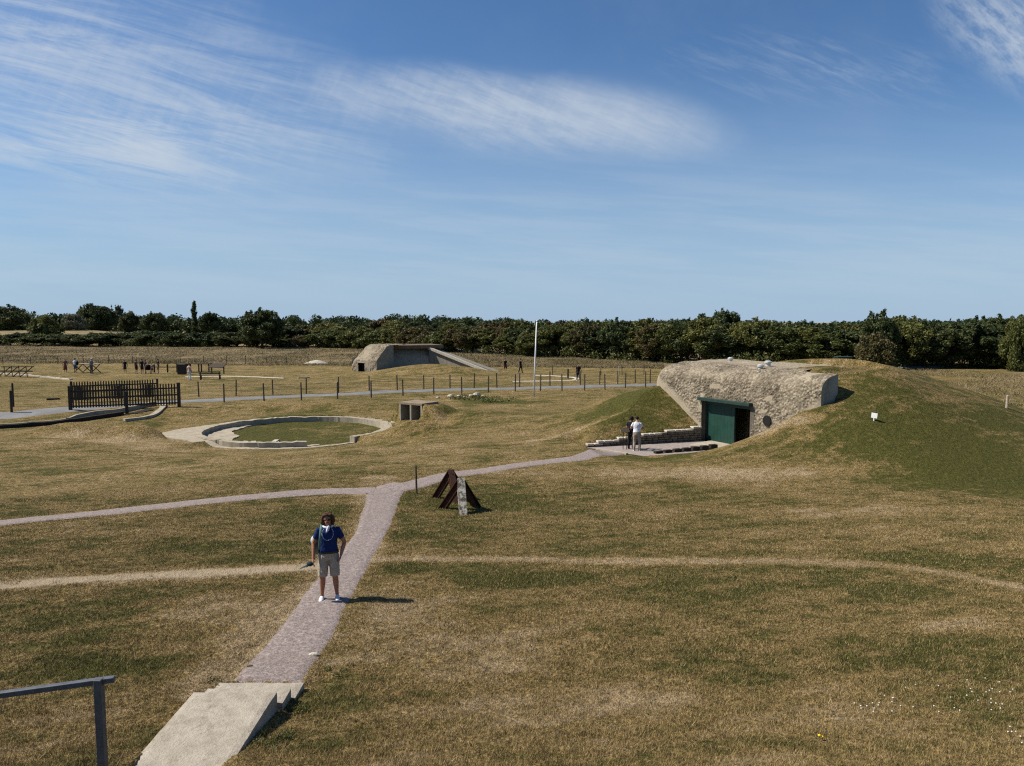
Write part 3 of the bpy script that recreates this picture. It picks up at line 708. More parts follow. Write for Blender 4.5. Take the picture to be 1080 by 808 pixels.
# ------------------------------------------------------------------ double shelter
sh_ = empty('concrete_shelter', SH[:3], R(-34), 'small two-bay concrete shelter half buried in the bank', 'shelter')
w_, hh, dd = 1.9, 1.12, 1.6
mb = MB()
mb.box(-w_/2, w_/2, 0, dd, hh-.14, hh).build('roof_slab', concrete('earth_stained_concrete', (.20, .155, .105), (.26, .215, .155), (.10, .08, .05)), sh_, bevel=.01)
mb = MB()
for x0 in (-w_/2, -.06, w_/2-.12): mb.box(x0, x0+.12, .004, dd, -.4, hh-.142)
mb.box(-w_/2, w_/2, dd-.1, dd-.004, -.4, hh-.145).build('wall', M_conc, sh_)
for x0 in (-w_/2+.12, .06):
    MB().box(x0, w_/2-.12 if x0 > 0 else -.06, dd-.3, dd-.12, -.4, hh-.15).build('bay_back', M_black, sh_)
bumps_late = []

# ------------------------------------------------------------------ gun pit ring
gpit = empty('gun_pit', (RC[0], RC[1], -.8), 0, 'round sunken concrete gun pit with grass inside', 'gun pit')
def ringmesh(r0f, r1f, ztf, zb, a0, a1, n, name, mat, smooth=False, seed=0):
    mb = MB(); vs = []; fs = []
    for i in range(n+1):
        a = a0+(a1-a0)*i/n
        r0 = r0f(a)+.03*float(vn2(a*40, 1, seed)); r1 = r1f(a)+.05*float(vn2(a*30, 5, seed)); zt = ztf(a)+.05*float(vn2(a*25, 8, seed))
        c, s_ = math.cos(a), math.sin(a)
        vs += [(r0*c, r0*s_, zb+.8), (r0*c, r0*s_, zt+.8), (r1*c, r1*s_, zt+.8), (r1*c, r1*s_, zb+.8)]
    for i in range(n):
        for k in range(3): fs.append((i*4+k, i*4+k+1, (i+1)*4+k+1, (i+1)*4+k))
    fs += [(0, 1, 2, 3), tuple(4*n+k for k in range(4))]
    mb.quadlist(vs, fs); return mb.build(name, mat, gpit, smooth)
M_pit = concrete('pit_concrete', (.37, .325, .25), (.27, .235, .175), (.15, .12, .085), .6, .02)
ringmesh(lambda a: RR-.42+.10*float(vn2(a*5, 7, 3)), lambda a: RR+.02+.14*float(vn2(a*6, 4, 2)), lambda a: -.42+.05*float(vn2(a*9, 3, 4)), -.95, R(-40), R(238), 150, 'ring_wall', M_pit, seed=1)
ringmesh(lambda a: RR-.42+.10*float(vn2(a*5, 7, 3)), lambda a: RR+.02+.14*float(vn2(a*6, 4, 2)), lambda a: -.42, -.95, R(239), R(292), 40, 'ring_wall', M_pit, seed=2)
# pale apron on the west and south
ringmesh(lambda a: RR+.03, lambda a: RR+.25+1.55*math.exp(-((a-R(195))/R(22))**2)+.5*math.exp(-((a-R(250))/R(40))**2), lambda a: -.47 if a < R(236) else -.47-.20*min(1, (a-R(236))/R(8)), -1.0, R(150), R(318), 100, 'apron', M_pit, seed=3)
ringmesh(lambda a: RR+.03, lambda a: RR+.5+.9*math.exp(-((a-R(20))/R(18))**2), lambda a: -.40, -.9, R(-12), R(60), 50, 'apron', M_pit, seed=4)
ringmesh(lambda a: RR-.33-.3-1.7*math.exp(-((a-R(200))/R(38))**2)-.5*float(vn2(a*6, 2, 3)), lambda a: RR-.33, lambda a: -.715, -.9, R(140), R(300), 90, 'inner_floor', M_pit, seed=6)
for k in range(14):
    mb = MB(); a = R(random.uniform(0, 25)) if k < 6 else R(random.uniform(235, 275)); rad = random.uniform(6.0, 7.3) if k < 6 else random.uniform(3.2, 4.8)
    sx = random.uniform(.15, .45)
    mb.box(-sx, sx, -.12, .15, 0, random.uniform(.06, .16), Matrix.Translation((rad*math.cos(a), rad*math.sin(a), .36 if k < 6 else -.02)) @ Matrix.Rotation(random.uniform(0, 3), 4, 'Z'))
    mb.build('broken_slab', M_plank, gpit, bevel=.02)

# ------------------------------------------------------------------ trench edges at the left
def low_wall(name, pts, wd, ht, mat, label, cat, sink=.25, step=.3):
    P = catmull([Vector((gp0(*p, -.35) if name.startswith('trench') else gp(*p))[:2]) for p in pts], step); n = len(P); vs = []; fs = []
    for i, q in enumerate(P):
        d = (P[min(i+1, n-1)]-P[max(i-1, 0)]).normalized(); nn = Vector((-d.y, d.x)); z = h1(q.x, q.y)
        j = .06*float(vn2(i*.5, 3, 5)); jz = .05*float(vn2(i*.7, 7, 9))
        for sgn, zz in ((-1, -sink), (-1, ht+jz), (1, ht+jz), (1, -sink)):
            e = q+nn*(sgn*(wd/2+j)); vs.append((e.x, e.y, z+zz))
    for i in range(n-1):
        for k in range(3): fs.append((i*4+k, i*4+k+1, (i+1)*4+k+1, (i+1)*4+k))
    fs += [(0, 1, 2, 3), tuple(4*(n-1)+k for k in range(4))]
    o = MB().quadlist(vs, fs).build(name, mat); return tag(o, label, cat)
low_wall('trench_wall', [(-60, 452), (0, 449.5), (40, 447), (72, 444.5), (100, 441.5), (130, 439)],   .34, .24, M_dbrown, 'long dark concrete trench wall running in from the left edge', 'trench wall')
low_wall('trench_coping', [(72, 444), (80, 441), (100, 438.5), (128, 437.5), (150, 434.5), (165, 433)], .20, .30, M_pit, 'pale broken coping on the far side of the trench', 'coping')
low_wall('trench_coping', [(-60, 449.6), (0, 447), (40, 444.8), (72, 442.2)], .16, .20, M_pit, 'thin pale coping along the far side of the long trench wall', 'coping')
low_wall('trench_coping', [(131, 442.5), (145, 441.2), (160, 439.5), (170, 436.5), (173, 433.5), (168, 431.5)], .32, .14, M_pit, 'curved pale concrete lip at the end of the trench', 'coping')
low_wall('trench_floor', [(-60, 451), (0, 448), (40, 445.5), (85, 442), (130, 438.7), (160, 436)], .9, .03, M_dbrown, 'dark strip along the bottom of the trench', 'trench', step=.5)  # flat dark brown strip laid along the trench line
low_wall('concrete_kerb', [(-40, 392), (0, 394.5), (25, 396), (50, 398.5), (75, 401)], .35, .12, M_plank, 'long pale concrete kerb in the field behind the picket fence', 'kerb')
low_wall('timber_baulk', [(49, 422), (63, 421.3)], .25, .12, M_dwood, 'dark timber baulk lying on the grass beyond the lane', 'timber')
low_wall('stone_slab', [(314, 399), (326, 398.6)], .5, .10, M_conc_dark, 'flat grey slab lying on grass in front of the distant bunker', 'slab')
p = gp(334, 383.5); mb = MB(); n = 14; vs = [(0, 0, .55)]
vs += [(2.2*math.cos(2*math.pi*k/n)*random.uniform(.8, 1.1), 1.4*math.sin(2*math.pi*k/n)*random.uniform(.8, 1.1), -.1) for k in range(n)]
vs += [(1.0*math.cos(2*math.pi*k/n)*random.uniform(.8, 1.1), .7*math.sin(2*math.pi*k/n), .36) for k in range(n)]
fs = [(1+k, 1+(k+1) % n, 1+n+(k+1) % n, 1+n+k) for k in range(n)]+[(0, 1+n+k, 1+n+(k+1) % n) for k in range(n)]
o = mb.quadlist(vs, fs).build('rubble_heap', M_plank); o.location = p; tag(o, 'low pale heap of rubble left of the distant bunker', 'rubble heap')
for (a, b, s_) in ((475, 419, .28), (484, 418.5, .18), (503, 417.5, .34), (497, 418.3, .22), (462, 420, .15), (490, 419.6, .14), (510, 418.6, .2)):
    p = gp(a, b); mb = MB(); mb.ball((0, 0, 0), s_, s_*.7, s_*.55, 8); mb.v = [(v[0]*random.uniform(.85, 1.15), v[1]*random.uniform(.85, 1.15), v[2]*random.uniform(.8, 1.2)) for v in mb.v]
    o = mb.build('stone', M_plank); o.location = p+Vector((0, 0, s_*.3)); tag(o, 'pale stone among the greenery behind the two-bay shelter', 'stone', 'pale stones behind the shelter')

# ------------------------------------------------------------------ steel obstacles
def ibeam(a, b, wd, name, mat, parent, upv=(0, 0, 1)):
    a = Vector(a); b = Vector(b); d = (b-a).normalized(); u = Vector(upv); sd = d.cross(u).normalized(); u = sd.cross(d).normalized(); t = .022
    mb = MB()
    def pl(o, w1, h1_):
        vs = [o+q+sd*(i*w1/2)+u*(j*h1_/2) for q in (a, b) for i in (-1, 1) for j in (-1, 1)]
        mb.quadlist(vs, [(0, 1, 3, 2), (4, 6, 7, 5), (0, 4, 5, 1), (2, 3, 7, 6), (0, 2, 6, 4), (1, 5, 7, 3)])
    pl(u*(wd/2-t/2), wd, t); pl(-u*(wd/2-t/2), wd, t); pl(Vector(), t, wd-2*t)
    return mb.build(name, mat, parent)
def hedgehog(apx, feet, Yap, label, mats, wds):
    base = gp(*feet[0]); z0 = base.z
    F3 = [gp(*f) for f in feet]; cx = sum(f.x for f in F3)/3; cy = sum(f.y for f in F3)/3
    ap = at(apx[0], apx[1], Yap(F3)); e = empty('steel_obstacle', (cx, cy, z0), 0, label, 'obstacle', 'steel beam obstacles on the lawn')
    for f, mt, wd in zip(F3, mats, wds):
        d = (f-ap).normalized(); ibeam(ap-d*.06-Vector(e.location), f+d*.12-Vector(e.location), wd, 'leg', mt, e)
    return e
hedgehog((486, 507.5), [(467, 536), (488.5, 542.5), (503, 535)], lambda f: (f[0].y+f[1].y+f[2].y)/3-.05, 'rusty three-legged steel obstacle whose near leg is pale with lichen', [M_rust, M_lichen, M_rust], [.21, .23, .20])
hedgehog((475.5, 498.5), [(459.5, 525), (481.5, 530.5), (492, 523)], lambda f: (f[0].y+f[1].y+f[2].y)/3-.05, 'rusty brown three-legged steel obstacle standing behind the other one', [M_rust]*3, [.21, .20, .18])
p = gp(439.5, 521); t_ = at(438.5, 491, p.y)
o = MB().tube([(0, 0, -.2), (t_.x-p.x, 0, t_.z-p.z)], [.035, .032], 8).build('post', M_wood); o.name = 'marker_post'; o.location = p; tag(o, 'thin brown wooden post beside the gravel path fork', 'post')
# white lawn sign
p = gp(921.5, 444, smooth=True); s_ = empty('sign', (p.x, p.y, p.z), R(-45), 'small white blank sign on a short stake, tilted, on the green mound', 'sign')
MB().box(-.02, .02, -.01, .01, -.1, .2).build('stake', M_white, s_); MB().box(-.125, .125, -.014, .014, .12, .34, Matrix.Rotation(R(5), 4, 'Y')).build('panel', M_white, s_)

# ------------------------------------------------------------------ fences
def post_row(pxs, name, label, ht, wire=True, r0=.06, mat=M_wood, taper=True, nw=3):
    P = [gp0(*q) for q in pxs]; e = empty('post_and_wire_fence', P[0], 0, label, 'fence')
    for i, q in enumerate(P):
        hh = ht*random.uniform(.94, 1.06); rz = random.uniform(0, 3); lx, ly = random.uniform(-.03, .03), random.uniform(-.03, .03)
        M_ = Matrix.Translation(q-P[0]) @ Matrix.Rotation(lx, 4, 'X') @ Matrix.Rotation(ly, 4, 'Y') @ Matrix.Rotation(rz, 4, 'Z')
        mb = MB(); mb.tube([M_ @ Vector((0, 0, -.2)), M_ @ Vector((0, 0, hh*.5)), M_ @ Vector((0, 0, hh-.02)), M_ @ Vector((0, 0, hh))], [r0, r0*.98, r0*.95, r0*.7], 8); mb.build('post', mat, e)
    if wire:
        for k in range(nw):
            z = ht*(.35+.55*k/(nw-1)); mb = MB()
            for a, b in zip(P[:-1], P[1:]):
                a_ = a-P[0]+Vector((0, -r0, z)); b_ = b-P[0]+Vector((0, -r0, z)); md = (a_+b_)/2-Vector((0, 0, .02))
                mb.tube([a_, md, b_], [.006]*3, 4, cap=False)
            mb.build('wire', M_wire, e)
    return e
post_row([(236.5, 426.2), (278.5, 424.6), (318, 422.8), (356, 421), (391.5, 419.2), (425, 417.3), (457.4, 416.2), (487, 415.2), (515, 414.6), (543.4, 413.8), (570, 413), (592.7, 412.4), (616.5, 411.6), (638, 410.6), (659.5, 409.4), (680.7, 408.6)],
         'n', 'weathered post and wire fence along the near side of the lane', 1.42)
post_row([(209.7, 418.5), (249, 417.3), (287.8, 416), (323, 414.5), (357, 413.2), (389.4, 412.2), (419, 411.6), (447, 411), (474.6, 410.2), (500, 409.2), (524, 408.8), (548, 408.2), (580, 407.5), (612, 406.2), (632.4, 405.4), (651.4, 404.8), (670, 404), (685.6, 403.6)],
         'n', 'weathered post and wire fence along the far side of the lane', 1.32)
post_row([(x, 384.2-.001*x) for x in (-30, 3, 32.5, 61, 88, 114.5, 140, 165, 190, 215, 239, 259, 281, 302, 325, 348)], 'n', 'thin distant post fence at the edge of the dry meadow', 1.15, r0=.05, wire=False)
post_row([(582.7, 397), (608, 396.5), (633.6, 396), (656, 395.5), (679, 395), (700, 394.6)], 'n', 'short distant post fence before the brownish trees', 1.1, r0=.05, wire=False)
for (a, b, r_, hh, lab) in ((12.3, 435.5, .085, 1.55, 'dark wooden post by the lane at the far left, nearer of the pair'), (14.2, 429, .07, 1.7, 'dark wooden post behind another post at the far left'),
                            (599, 399, .10, 1.0, 'short thick dark post left of the walker in dark clothes')):
    p = gp(a, b); o = MB().tube([(0, 0, -.2), (0, 0, hh-.02), (0, 0, hh)], [r_, r_*.95, r_*.7], 8).build('wooden_post', M_dwood); o.location = p; tag(o, lab, 'post')
p = gp(653.5, 397); o = MB().tube([(0, 0, -.2), (-.15, 0, 1.15)], [.06, .05], 8).build('wooden_post', M_pwood); o.location = p; tag(o, 'pale leaning post near the distant short fence', 'post')
p = gp(1061.5, 430.5); o = MB().tube([(0, 0, -.2), (.03, 0, .62), (.03, 0, .64)], [.06, .058, .04], 8).build('wooden_post', M_pwood); o.location = p; tag(o, 'short pale wooden post at the foot of the mound on the right', 'post')
def picket(a, b, ht, label, endpost=.16, mid=False, gap=.17, pht=None):
    A1, B1 = gp(*a), gp(*b); d = (B1-A1); L_ = Vector((d.x, d.y)).length; e = empty('picket_fence', A1, math.atan2(d.y, d.x), label, 'picket fence'); dz = d.z/L_
    for (x0, r_, hh) in ((0, endpost/2, ht), (L_, endpost/2, ht)):
        MB().box(x0-r_, x0+r_, -r_, r_, -.3, hh+dz*x0).build('post', M_dwood, e, bevel=.01)
    for z0 in (.28, ht*.50, ht-.38):
        MB().beam((.05, .0, z0), (L_-.05, .0, z0+dz*L_), .05, .10).build('rail', M_dwood, e)
    x = endpost/2+.12
    while x < L_-.15:
        top = ht-.06+dz*x+random.uniform(-.015, .015)
        mb = MB(); mb.box(x-.045, x+.045, -.055, -.028, .16+dz*x, top-.04); q = len(mb.v)
        mb.quadlist([(x-.045, -.055, top-.04), (x+.045, -.055, top-.04), (x, -.055, top+.03), (x-.045, -.028, top-.04), (x+.045, -.028, top-.04), (x, -.028, top+.03)], [(0, 1, 2), (3, 4, 5), (0, 2, 5, 3), (1, 2, 5, 4)])
        mb.build('picket', M_dwood, e); x += gap
    return e
picket((74.5, 433), (189, 429), 1.72, 'dark wooden picket fence on the near side of the lane, left of the gun pit', .19, gap=.19)
picket((76, 424.6), (166.5, 421.0), 1.62, 'dark wooden picket fence seen through the nearer one', .15, gap=.18)
p = gp(134, 436.5); o = MB().box(-.08, .08, -.08, .08, -.3, 1.55).build('wooden_post', M_dwood, bevel=.01); o.location = p; tag(o, 'short dark red-brown post standing in front of the picket fence', 'post')

# flagpole
p = gp(563, 417.8); t_ = at(566, 339.5, p.y); e = empty('flagpole', p, 0, 'tall white flagpole without a flag beside the lane', 'flagpole')
MB().tube([(0, 0, -.2), ((t_.x-p.x)*.5, 0, (t_.z-p.z)*.5), (t_.x-p.x, 0, t_.z-p.z)], [.065, .06, .045], 12).build('pole', M_white, e, smooth=True)
MB().ball((t_.x-p.x, 0, t_.z-p.z+.05), .07).build('finial', M_white, e, smooth=True)

# ------------------------------------------------------------------ furniture in the far field
def loc(px, py): return gp(px, py)
p = loc(222, 400.2); e = empty('park_bench', p, R(8), 'grey bench with its back to the camera in the far field', 'bench')
for x in (-.95, .95):
    MB().box(x-.05, x+.05, -.25, -.17, 0, .85).box(x-.05, x+.05, .12, .20, 0, .45).build('leg', M_wood, e)
MB().box(-1.1, 1.1, -.2, .25, .42, .47).build('seat', M_wood, e)
for z in (.58, .74): MB().box(-1.1, 1.1, -.29, -.255, z, z+.11).build('back_slat', M_wood, e)
p = loc(230, 394.5); e = empty('information_board', p, R(-15), 'dark slanted information board on two posts right of the bench', 'information board')
for x in (-.85, .8): MB().box(x-.05, x+.05, -.05, .05, -.1, 1.0).build('post', M_dwood, e)
MB().box(-1.0, 1.0, -.45, .45, -.03, .03, Matrix.Translation((0, -.05, 1.0)) @ Matrix.Rotation(R(28), 4, 'X')).build('panel', M_dwood, e)
p = loc(192, 395.2); e = empty('litter_bin', p, 0, 'dark upright slatted bin beside the covered display table', 'bin')
MB().box(-.42, .42, -.3, .3, .04, 1.15).build('body', M_dwood, e, bevel=.03); MB().box(-.46, .46, -.34, .34, 1.152, 1.22).build('lid', M_wood, e, bevel=.02)
p = loc(205, 392.5); e = empty('display_table', p, R(3), 'long low timber display table behind the bench', 'table')
MB().box(-2.0, 2.0, -.5, .5, .98, 1.08).build('tabletop', M_wood, e)
for x in (-1.9, -.6, .7, 1.9):
    for y in (-.42, .42): MB().box(x-.06, x+.06, y-.06, y+.06, 0, .98).build('leg', M_dwood, e)
MB().box(-1.9, -.7, .3, .36, .3, .97).build('side_panel', M_dwood, e)
p = loc(172.5, 393); e = empty('rail', p, 0, 'low timber rail between the visitors and the display table', 'barrier'); e.name = 'timber_barrier'
for x in (-1.1, .5): MB().box(x-.07, x+.07, -.07, .07, 0, 1.0).build('post', M_dwood, e)
MB().box(-1.2, 1.6, -.03, .03, .62, .72).build('rail', M_dwood, e)
def xtable(px, py, rz, label, top=True, n=3, Lx=3.2):
    p = loc(px, py); e = empty('picnic_table', p, rz, label, 'table')
    MB().box(-Lx/2, Lx/2, -.42, .42, .98, 1.06).build('tabletop', M_pwood, e)
    for k in range(n):
        x = -Lx/2+.5+k*(Lx-1.0)/(n-1)
        MB().beam((x-.5, -.02, 0), (x+.5, -.02, .98), .09, .07).build('leg', M_dwood, e); MB().beam((x+.5, .08, 0), (x-.5, .08, .98), .09, .07).build('leg', M_dwood, e)
xtable(92, 393, R(4), 'pale-topped trestle table with crossed legs beside the visitors at left', n=3, Lx=3.0)
p = loc(17, 397.5); e = empty('knife_rest', p, R(-4), 'dark crossed-timber obstacle in the field at far left', 'timber obstacle')
for k in range(4):
    x = -1.3+k*.85
    MB().beam((x-.45, -.5, 0), (x+.45, .5, 1.15), .09).build('timber', M_dwood, e); MB().beam((x+.45, -.5, 0), (x-.45, .5, 1.15), .09).build('timber', M_dwood, e)
MB().beam((-1.9, 0, .62), (1.9, 0, .62), .12).build('spine', M_dwood, e)
MB().beam((-1.9, .3, 1.05), (1.9, .3, 1.1), .08).build('spine', M_dwood, e)
MB().beam((-3.4, -.1, .9), (-1.6, -.1, 0), .10).beam((-3.2, .2, 0), (-2.0, .1, .7), .08).build('stray_timber', M_dwood, e)
p = loc(897, 380.9); 
e = empty('green_cabinet', (p.x+1.2, p.y+3.5, h1(p.x+1.2, p.y+3.5)-.10), R(-5), 'small dark green box just showing over the crest of the mound', 'cabinet')
MB().box(-.38, .38, -.3, .3, -.2, .20).build('body', M_dgreen, e, bevel=.02); MB().box(-.42, .42, -.34, .34, .202, .25).build('lid', M_dgreen, e, bevel=.01)
# low blue-white roof among the far trees at (245, 349)
o = None

# ------------------------------------------------------------------ people
ftex = bpy.data.textures.new('folds', 'CLOUDS'); ftex.noise_scale = .09; ftex.noise_depth = 2
def fold(o, st=.022):
    m = o.modifiers.new('folds', 'DISPLACE'); m.texture = ftex; m.texture_coords = 'LOCAL'; m.strength = st; m.mid_level = .45
    return o
def person(pos, rz, ht, label, top, bottom, hair, bottom_kind='trousers', sleeve='short', shoes=(.6, .6, .6), pose=None, vox=.022, hairlen=.0, group=None, hat=None, detail=False, skin=None):
    k = ht/1.70; e = empty('person', pos, rz, label, 'person', group); V3 = lambda x, y, z: Vector((x*k, y*k, z*k)); pose = pose or {}
    fl = pose.get('fl', (.12, 0)); fr = pose.get('fr', (-.12, 0))           # local: faces -y; +x = its left
    tilt = pose.get('lean', 0.0)
    hipz, shz = .90, 1.40
    def lean(x, y, z): return V3(x, y-tilt*max(0, z-hipz), z)
    hl = pose.get('hl', (.30, -.02, .78)); hr = pose.get('hr', (-.30, -.02, .78)); el = pose.get('el', (.27, .05, 1.10)); er = pose.get('er', (-.27, .05, 1.10))
    hdt = pose.get('head', (0, -.03)); wd = pose.get('w', 1.0)
    b = MB()
    torso = [(lean(0, .01, .86), (.155*wd*k, .105*k)), (lean(0, .01, .98), (.150*wd*k, .105*k)), (lean(0, 0, 1.10), (.128*wd*k, .095*k)), (lean(0, 0, 1.22), (.150*wd*k, .108*k)), (lean(0, .0, 1.33), (.158*wd*k, .108*k)), (lean(0, .01, 1.40), (.120*wd*k, .082*k)), (lean(0, .01, 1.455), (.075*k, .065*k))]
    b.tube([q[0] for q in torso], [q[1] for q in torso], 20, (1, 0, 0), round_ends=True)
    hc = lean(hdt[0], hdt[1], 1.585)
    b.tube([lean(0, .015, 1.42), lean(hdt[0]*.6, hdt[1]*.5+.01, 1.53)], [.055*k, .052*k], 12, round_ends=True)
    b.ball(hc+V3(0, .012, .015), .075*k, .092*k, .098*k, 18); b.ball(hc+V3(0, -.022, -.045), .058*k, .066*k, .066*k, 14)
    b.ball(hc+V3(0, -.088, -.012), .012*k, .018*k, .022*k, 8)
    for s in (-1, 1): b.ball(hc+V3(s*.077, .012, -.01), .010*k, .020*k, .030*k, 8)
    knee_b = pose.get('knee', (0, 0))
    legs = []
    for s, f in ((1, fl), (-1, fr)):
        hipj = V3(s*.085*wd, .01, .88); kn = V3((f[0]*.55+s*.085*.45), (f[1]*.5)-.035, .48); an = V3(f[0], f[1]+.02, .085)
        legs.append((s, hipj, kn, an, f))
        b.tube([hipj, hipj.lerp(kn, .4), kn, kn.lerp(an, .33)+V3(0, .015, 0), an.lerp(kn, .15), an], [.088*k, .080*k, .056*k, .056*k, .036*k, .036*k], 14, (1, 0, 0), round_ends=True)
        b.tube([an+V3(0, .02, -.04), an+V3(s*.015, -.14, -.055)], [(.036*k, .032*k), (.042*k, .024*k)], 10, (1, 0, 0), round_ends=True)
    arms = []
    for s, hnd, elb in ((1, hl, el), (-1, hr, er)):
        sj = lean(s*.158*wd, .01, 1.365); ej = lean(*elb); hj = lean(*hnd); arms.append((s, sj, ej, hj))
        b.tube([lean(s*.07, .01, 1.395), sj, sj.lerp(ej, .5), ej, ej.lerp(hj, .35), hj], [.052*k, .055*k, .049*k, .042*k, .041*k, .028*k], 12, round_ends=True)
        d = (hj-ej).normalized(); d = (d + Vector(pose.get('hd', (0, 0, -.3)))).normalized(); pc = hj+d*.045*k; sd = Vector((0, 1, 0)); sd = (sd-d*sd.dot(d)).normalized(); nn = d.cross(sd)
        b.tube([hj, hj+d*.075*k], [(.028*k, .016*k), (.040*k, .015*k)], 10, sd, round_ends=True)
        if detail:
            for fi_, (o_, ln) in enumerate(((-.031, .066), (-.0105, .075), (.0105, .07), (.031, .055))):
                q0 = hj+d*.078*k+sd*o_*k; q1 = q0+d*ln*.5*k+nn*s*(-.006); q2 = q0+d*ln*.86*k+nn*s*(-.026)
                b.tube([q0, q1, q2], [.0088, .0082, .007], 8, round_ends=True)
            b.tube([hj+d*.02*k-sd*.03*k, hj+d*.055*k-sd*.058*k, hj+d*.085*k-sd*.060*k+nn*s*(-.01)], [.011, .0095, .008], 8, round_ends=True)
        else:
            b.tube([hj+d*.07*k, hj+d*.15*k], [(.034*k, .013*k), (.026*k, .011*k)], 8, sd, round_ends=True)
    body = b.build('body', skin or M_skin, e, remesh=vox, smoothit=2)
    # top
    c = MB(); g_ = .014
    tz = 0 if bottom_kind != 'dress' else 0
    pts = [(lean(0, .01, .90), (.168*wd*k, .122*k)), (lean(0, .01, .98), (.164*wd*k, .120*k)), (lean(0, 0, 1.10), (.148*wd*k, .114*k)), (lean(0, -.004, 1.22), (.168*wd*k, .128*k)), (lean(0, .0, 1.33), (.172*wd*k, .122*k)), (lean(0, .012, 1.40), (.135*wd*k, .092*k)), (lean(0, .015, 1.455), (.074*k, .066*k))]
    c.tube([q[0] for q in pts], [q[1] for q in pts], 22, (1, 0, 0))
    for s, sj, ej, hj in arms:
        end = sj.lerp(ej, .62) if sleeve == 'short' else ej
        c.tube([lean(s*.05, .012, 1.39), sj, end], [.052*k, .062*k, .062*k if sleeve == 'short' else .052*k], 12, round_ends=False)
        if sleeve == 'long': c.tube([ej, ej.lerp(hj, .97)], [.052*k, .036*k], 12, round_ends=True)
    fold(c.build('shirt', top, e, remesh=vox*.95, smoothit=3))
    c = MB()
    if bottom_kind in ('trousers', 'shorts'):
        c.tube([V3(0, .012, .97), V3(0, .012, .92), V3(0, .012, .84), V3(0, .01, .79)], [(.162*wd*k, .118*k), (.172*wd*k, .125*k), (.175*wd*k, .128*k), (.150*wd*k, .11*k)], 20, (1, 0, 0))
        for s, hipj, kn, an, f in legs:
            if bottom_kind == 'trousers': c.tube([hipj+V3(0, 0, 0), hipj.lerp(kn, .5), kn, kn.lerp(an, .5)+V3(0, .012, 0), an+V3(0, 0, -.02)], [.100*k, .094*k, .076*k, .068*k, .062*k], 14, (1, 0, 0))
            else: c.tube([hipj+V3(0, 0, 0), hipj.lerp(kn, .5), kn.lerp(hipj, .02)+V3(0, .01, -.01)], [.104*k, .100*k, .088*k], 14, (1, 0, 0))
        fold(c.build('trousers' if bottom_kind == 'trousers' else 'shorts', bottom, e, remesh=vox*.95, smoothit=2))
    else:
        c.tube([V3(0, .01, .96), V3(0, .01, .85), V3(0, 0, .55), V3(0, 0, .30)], [(.15*wd*k, .11*k), (.18*wd*k, .135*k), (.20*wd*k, .15*k), (.23*wd*k, .18*k)], 16, (1, 0, 0)).build('skirt', bottom, e, smooth=True)
    for s, hipj, kn, an, f in legs:
        c = MB(); sh = cloth(shoes, 'shoe_%02d%02d%02d' % tuple(int(q*99) for q in shoes))
        c.tube([an+V3(0, .035, -.035), an+V3(0, -.02, -.032), an+V3(s*.012, -.10, -.050), an+V3(s*.018, -.155, -.056)], [(.040*k, .050*k), (.044*k, .050*k), (.048*k, .032*k), (.038*k, .024*k)], 12, (1, 0, 0), round_ends=True)
        c.build('shoe', sh, e, remesh=max(.012, vox*.7), smoothit=2)
    c = MB(); hm = cloth(hair, 'hair_%02d%02d%02d' % tuple(int(q*99) for q in hair))
    c.ball(hc+V3(0, .028, .038), (.094 if hairlen > .06 else .084)*k, .095*k, .090*k, 16)
    if hairlen:
        c.tube([hc+V3(0, .045, .05), hc+V3(0, .06, -.06), hc+V3(0, .055, -.06-hairlen)], [(.088*k, .06*k), (.092*k, .055*k), (.080*k, .035*k)], 16, (1, 0, 0), round_ends=True)
        for s in (-1, 1): c.tube([hc+V3(s*.050, -.025, .092), hc+V3(s*.088, .0, .03), hc+V3(s*.100, .012, -.05), hc+V3(s*.092, .018, -.05-hairlen*.75)], [.026*k, .030*k, .034*k, .020*k], 10, round_ends=True)
        c.tube([hc+V3(-.062, -.050, .078), hc+V3(-.01, -.078, .098), hc+V3(.055, -.058, .085)], [.016*k, .017*k, .016*k], 8, round_ends=True)
    fold(c.build('hair', hm, e, remesh=max(.009, vox*.6), smoothit=1), .035 if hairlen > .06 else .015)
    if hat:
        hmt = cloth(hat, 'hat_cloth'); c = MB(); c.ball(hc+V3(0, .02, .075), .095*k, .105*k, .07*k, 14).tube([hc+V3(0, .01, .06), hc+V3(0, .01, .07)], [.16*k, .155*k], 20).build('hat', hmt, e, smooth=True)
    return e, k, hc, arms, lean, V3

BLK = (.02, .018, .016)
# the woman on the path
wp = gp(347.5, 632); navy = cloth((.009, .026, .115), 'royal_blue_knit'); beige = cloth((.40, .35, .28), 'beige_cotton')
e, k, hc, arms, lean, V3 = person(wp, R(10), 1.67, 'woman with brown hair and sunglasses in blue top and beige shorts, standing on the path', navy, beige, (.085, .045, .028), 'shorts', 'short', (.72, .72, .74),
    dict(fl=(.145, -.03), fr=(-.135, -.05), hl=(.235, -.06, .88), el=(.300, .05, 1.10), hr=(-.275, -.10, .84), er=(-.272, .03, 1.11), w=1.08, head=(0, -.02)), vox=.0065, hairlen=.10, detail=True, skin=simple('tanned_skin', (.34, .155, .092), .5, .12, 8, .4))
o = MB().tube([hc+V3(-.062, -.082, .006), hc+V3(-.033, -.098, .004), hc+V3(-.008, -.104, .008)], [(.012, .017)]*3, 10, round_ends=True).tube([hc+V3(.062, -.082, .006), hc+V3(.033, -.098, .004), hc+V3(.008, -.104, .008)], [(.012, .017)]*3, 10, round_ends=True)
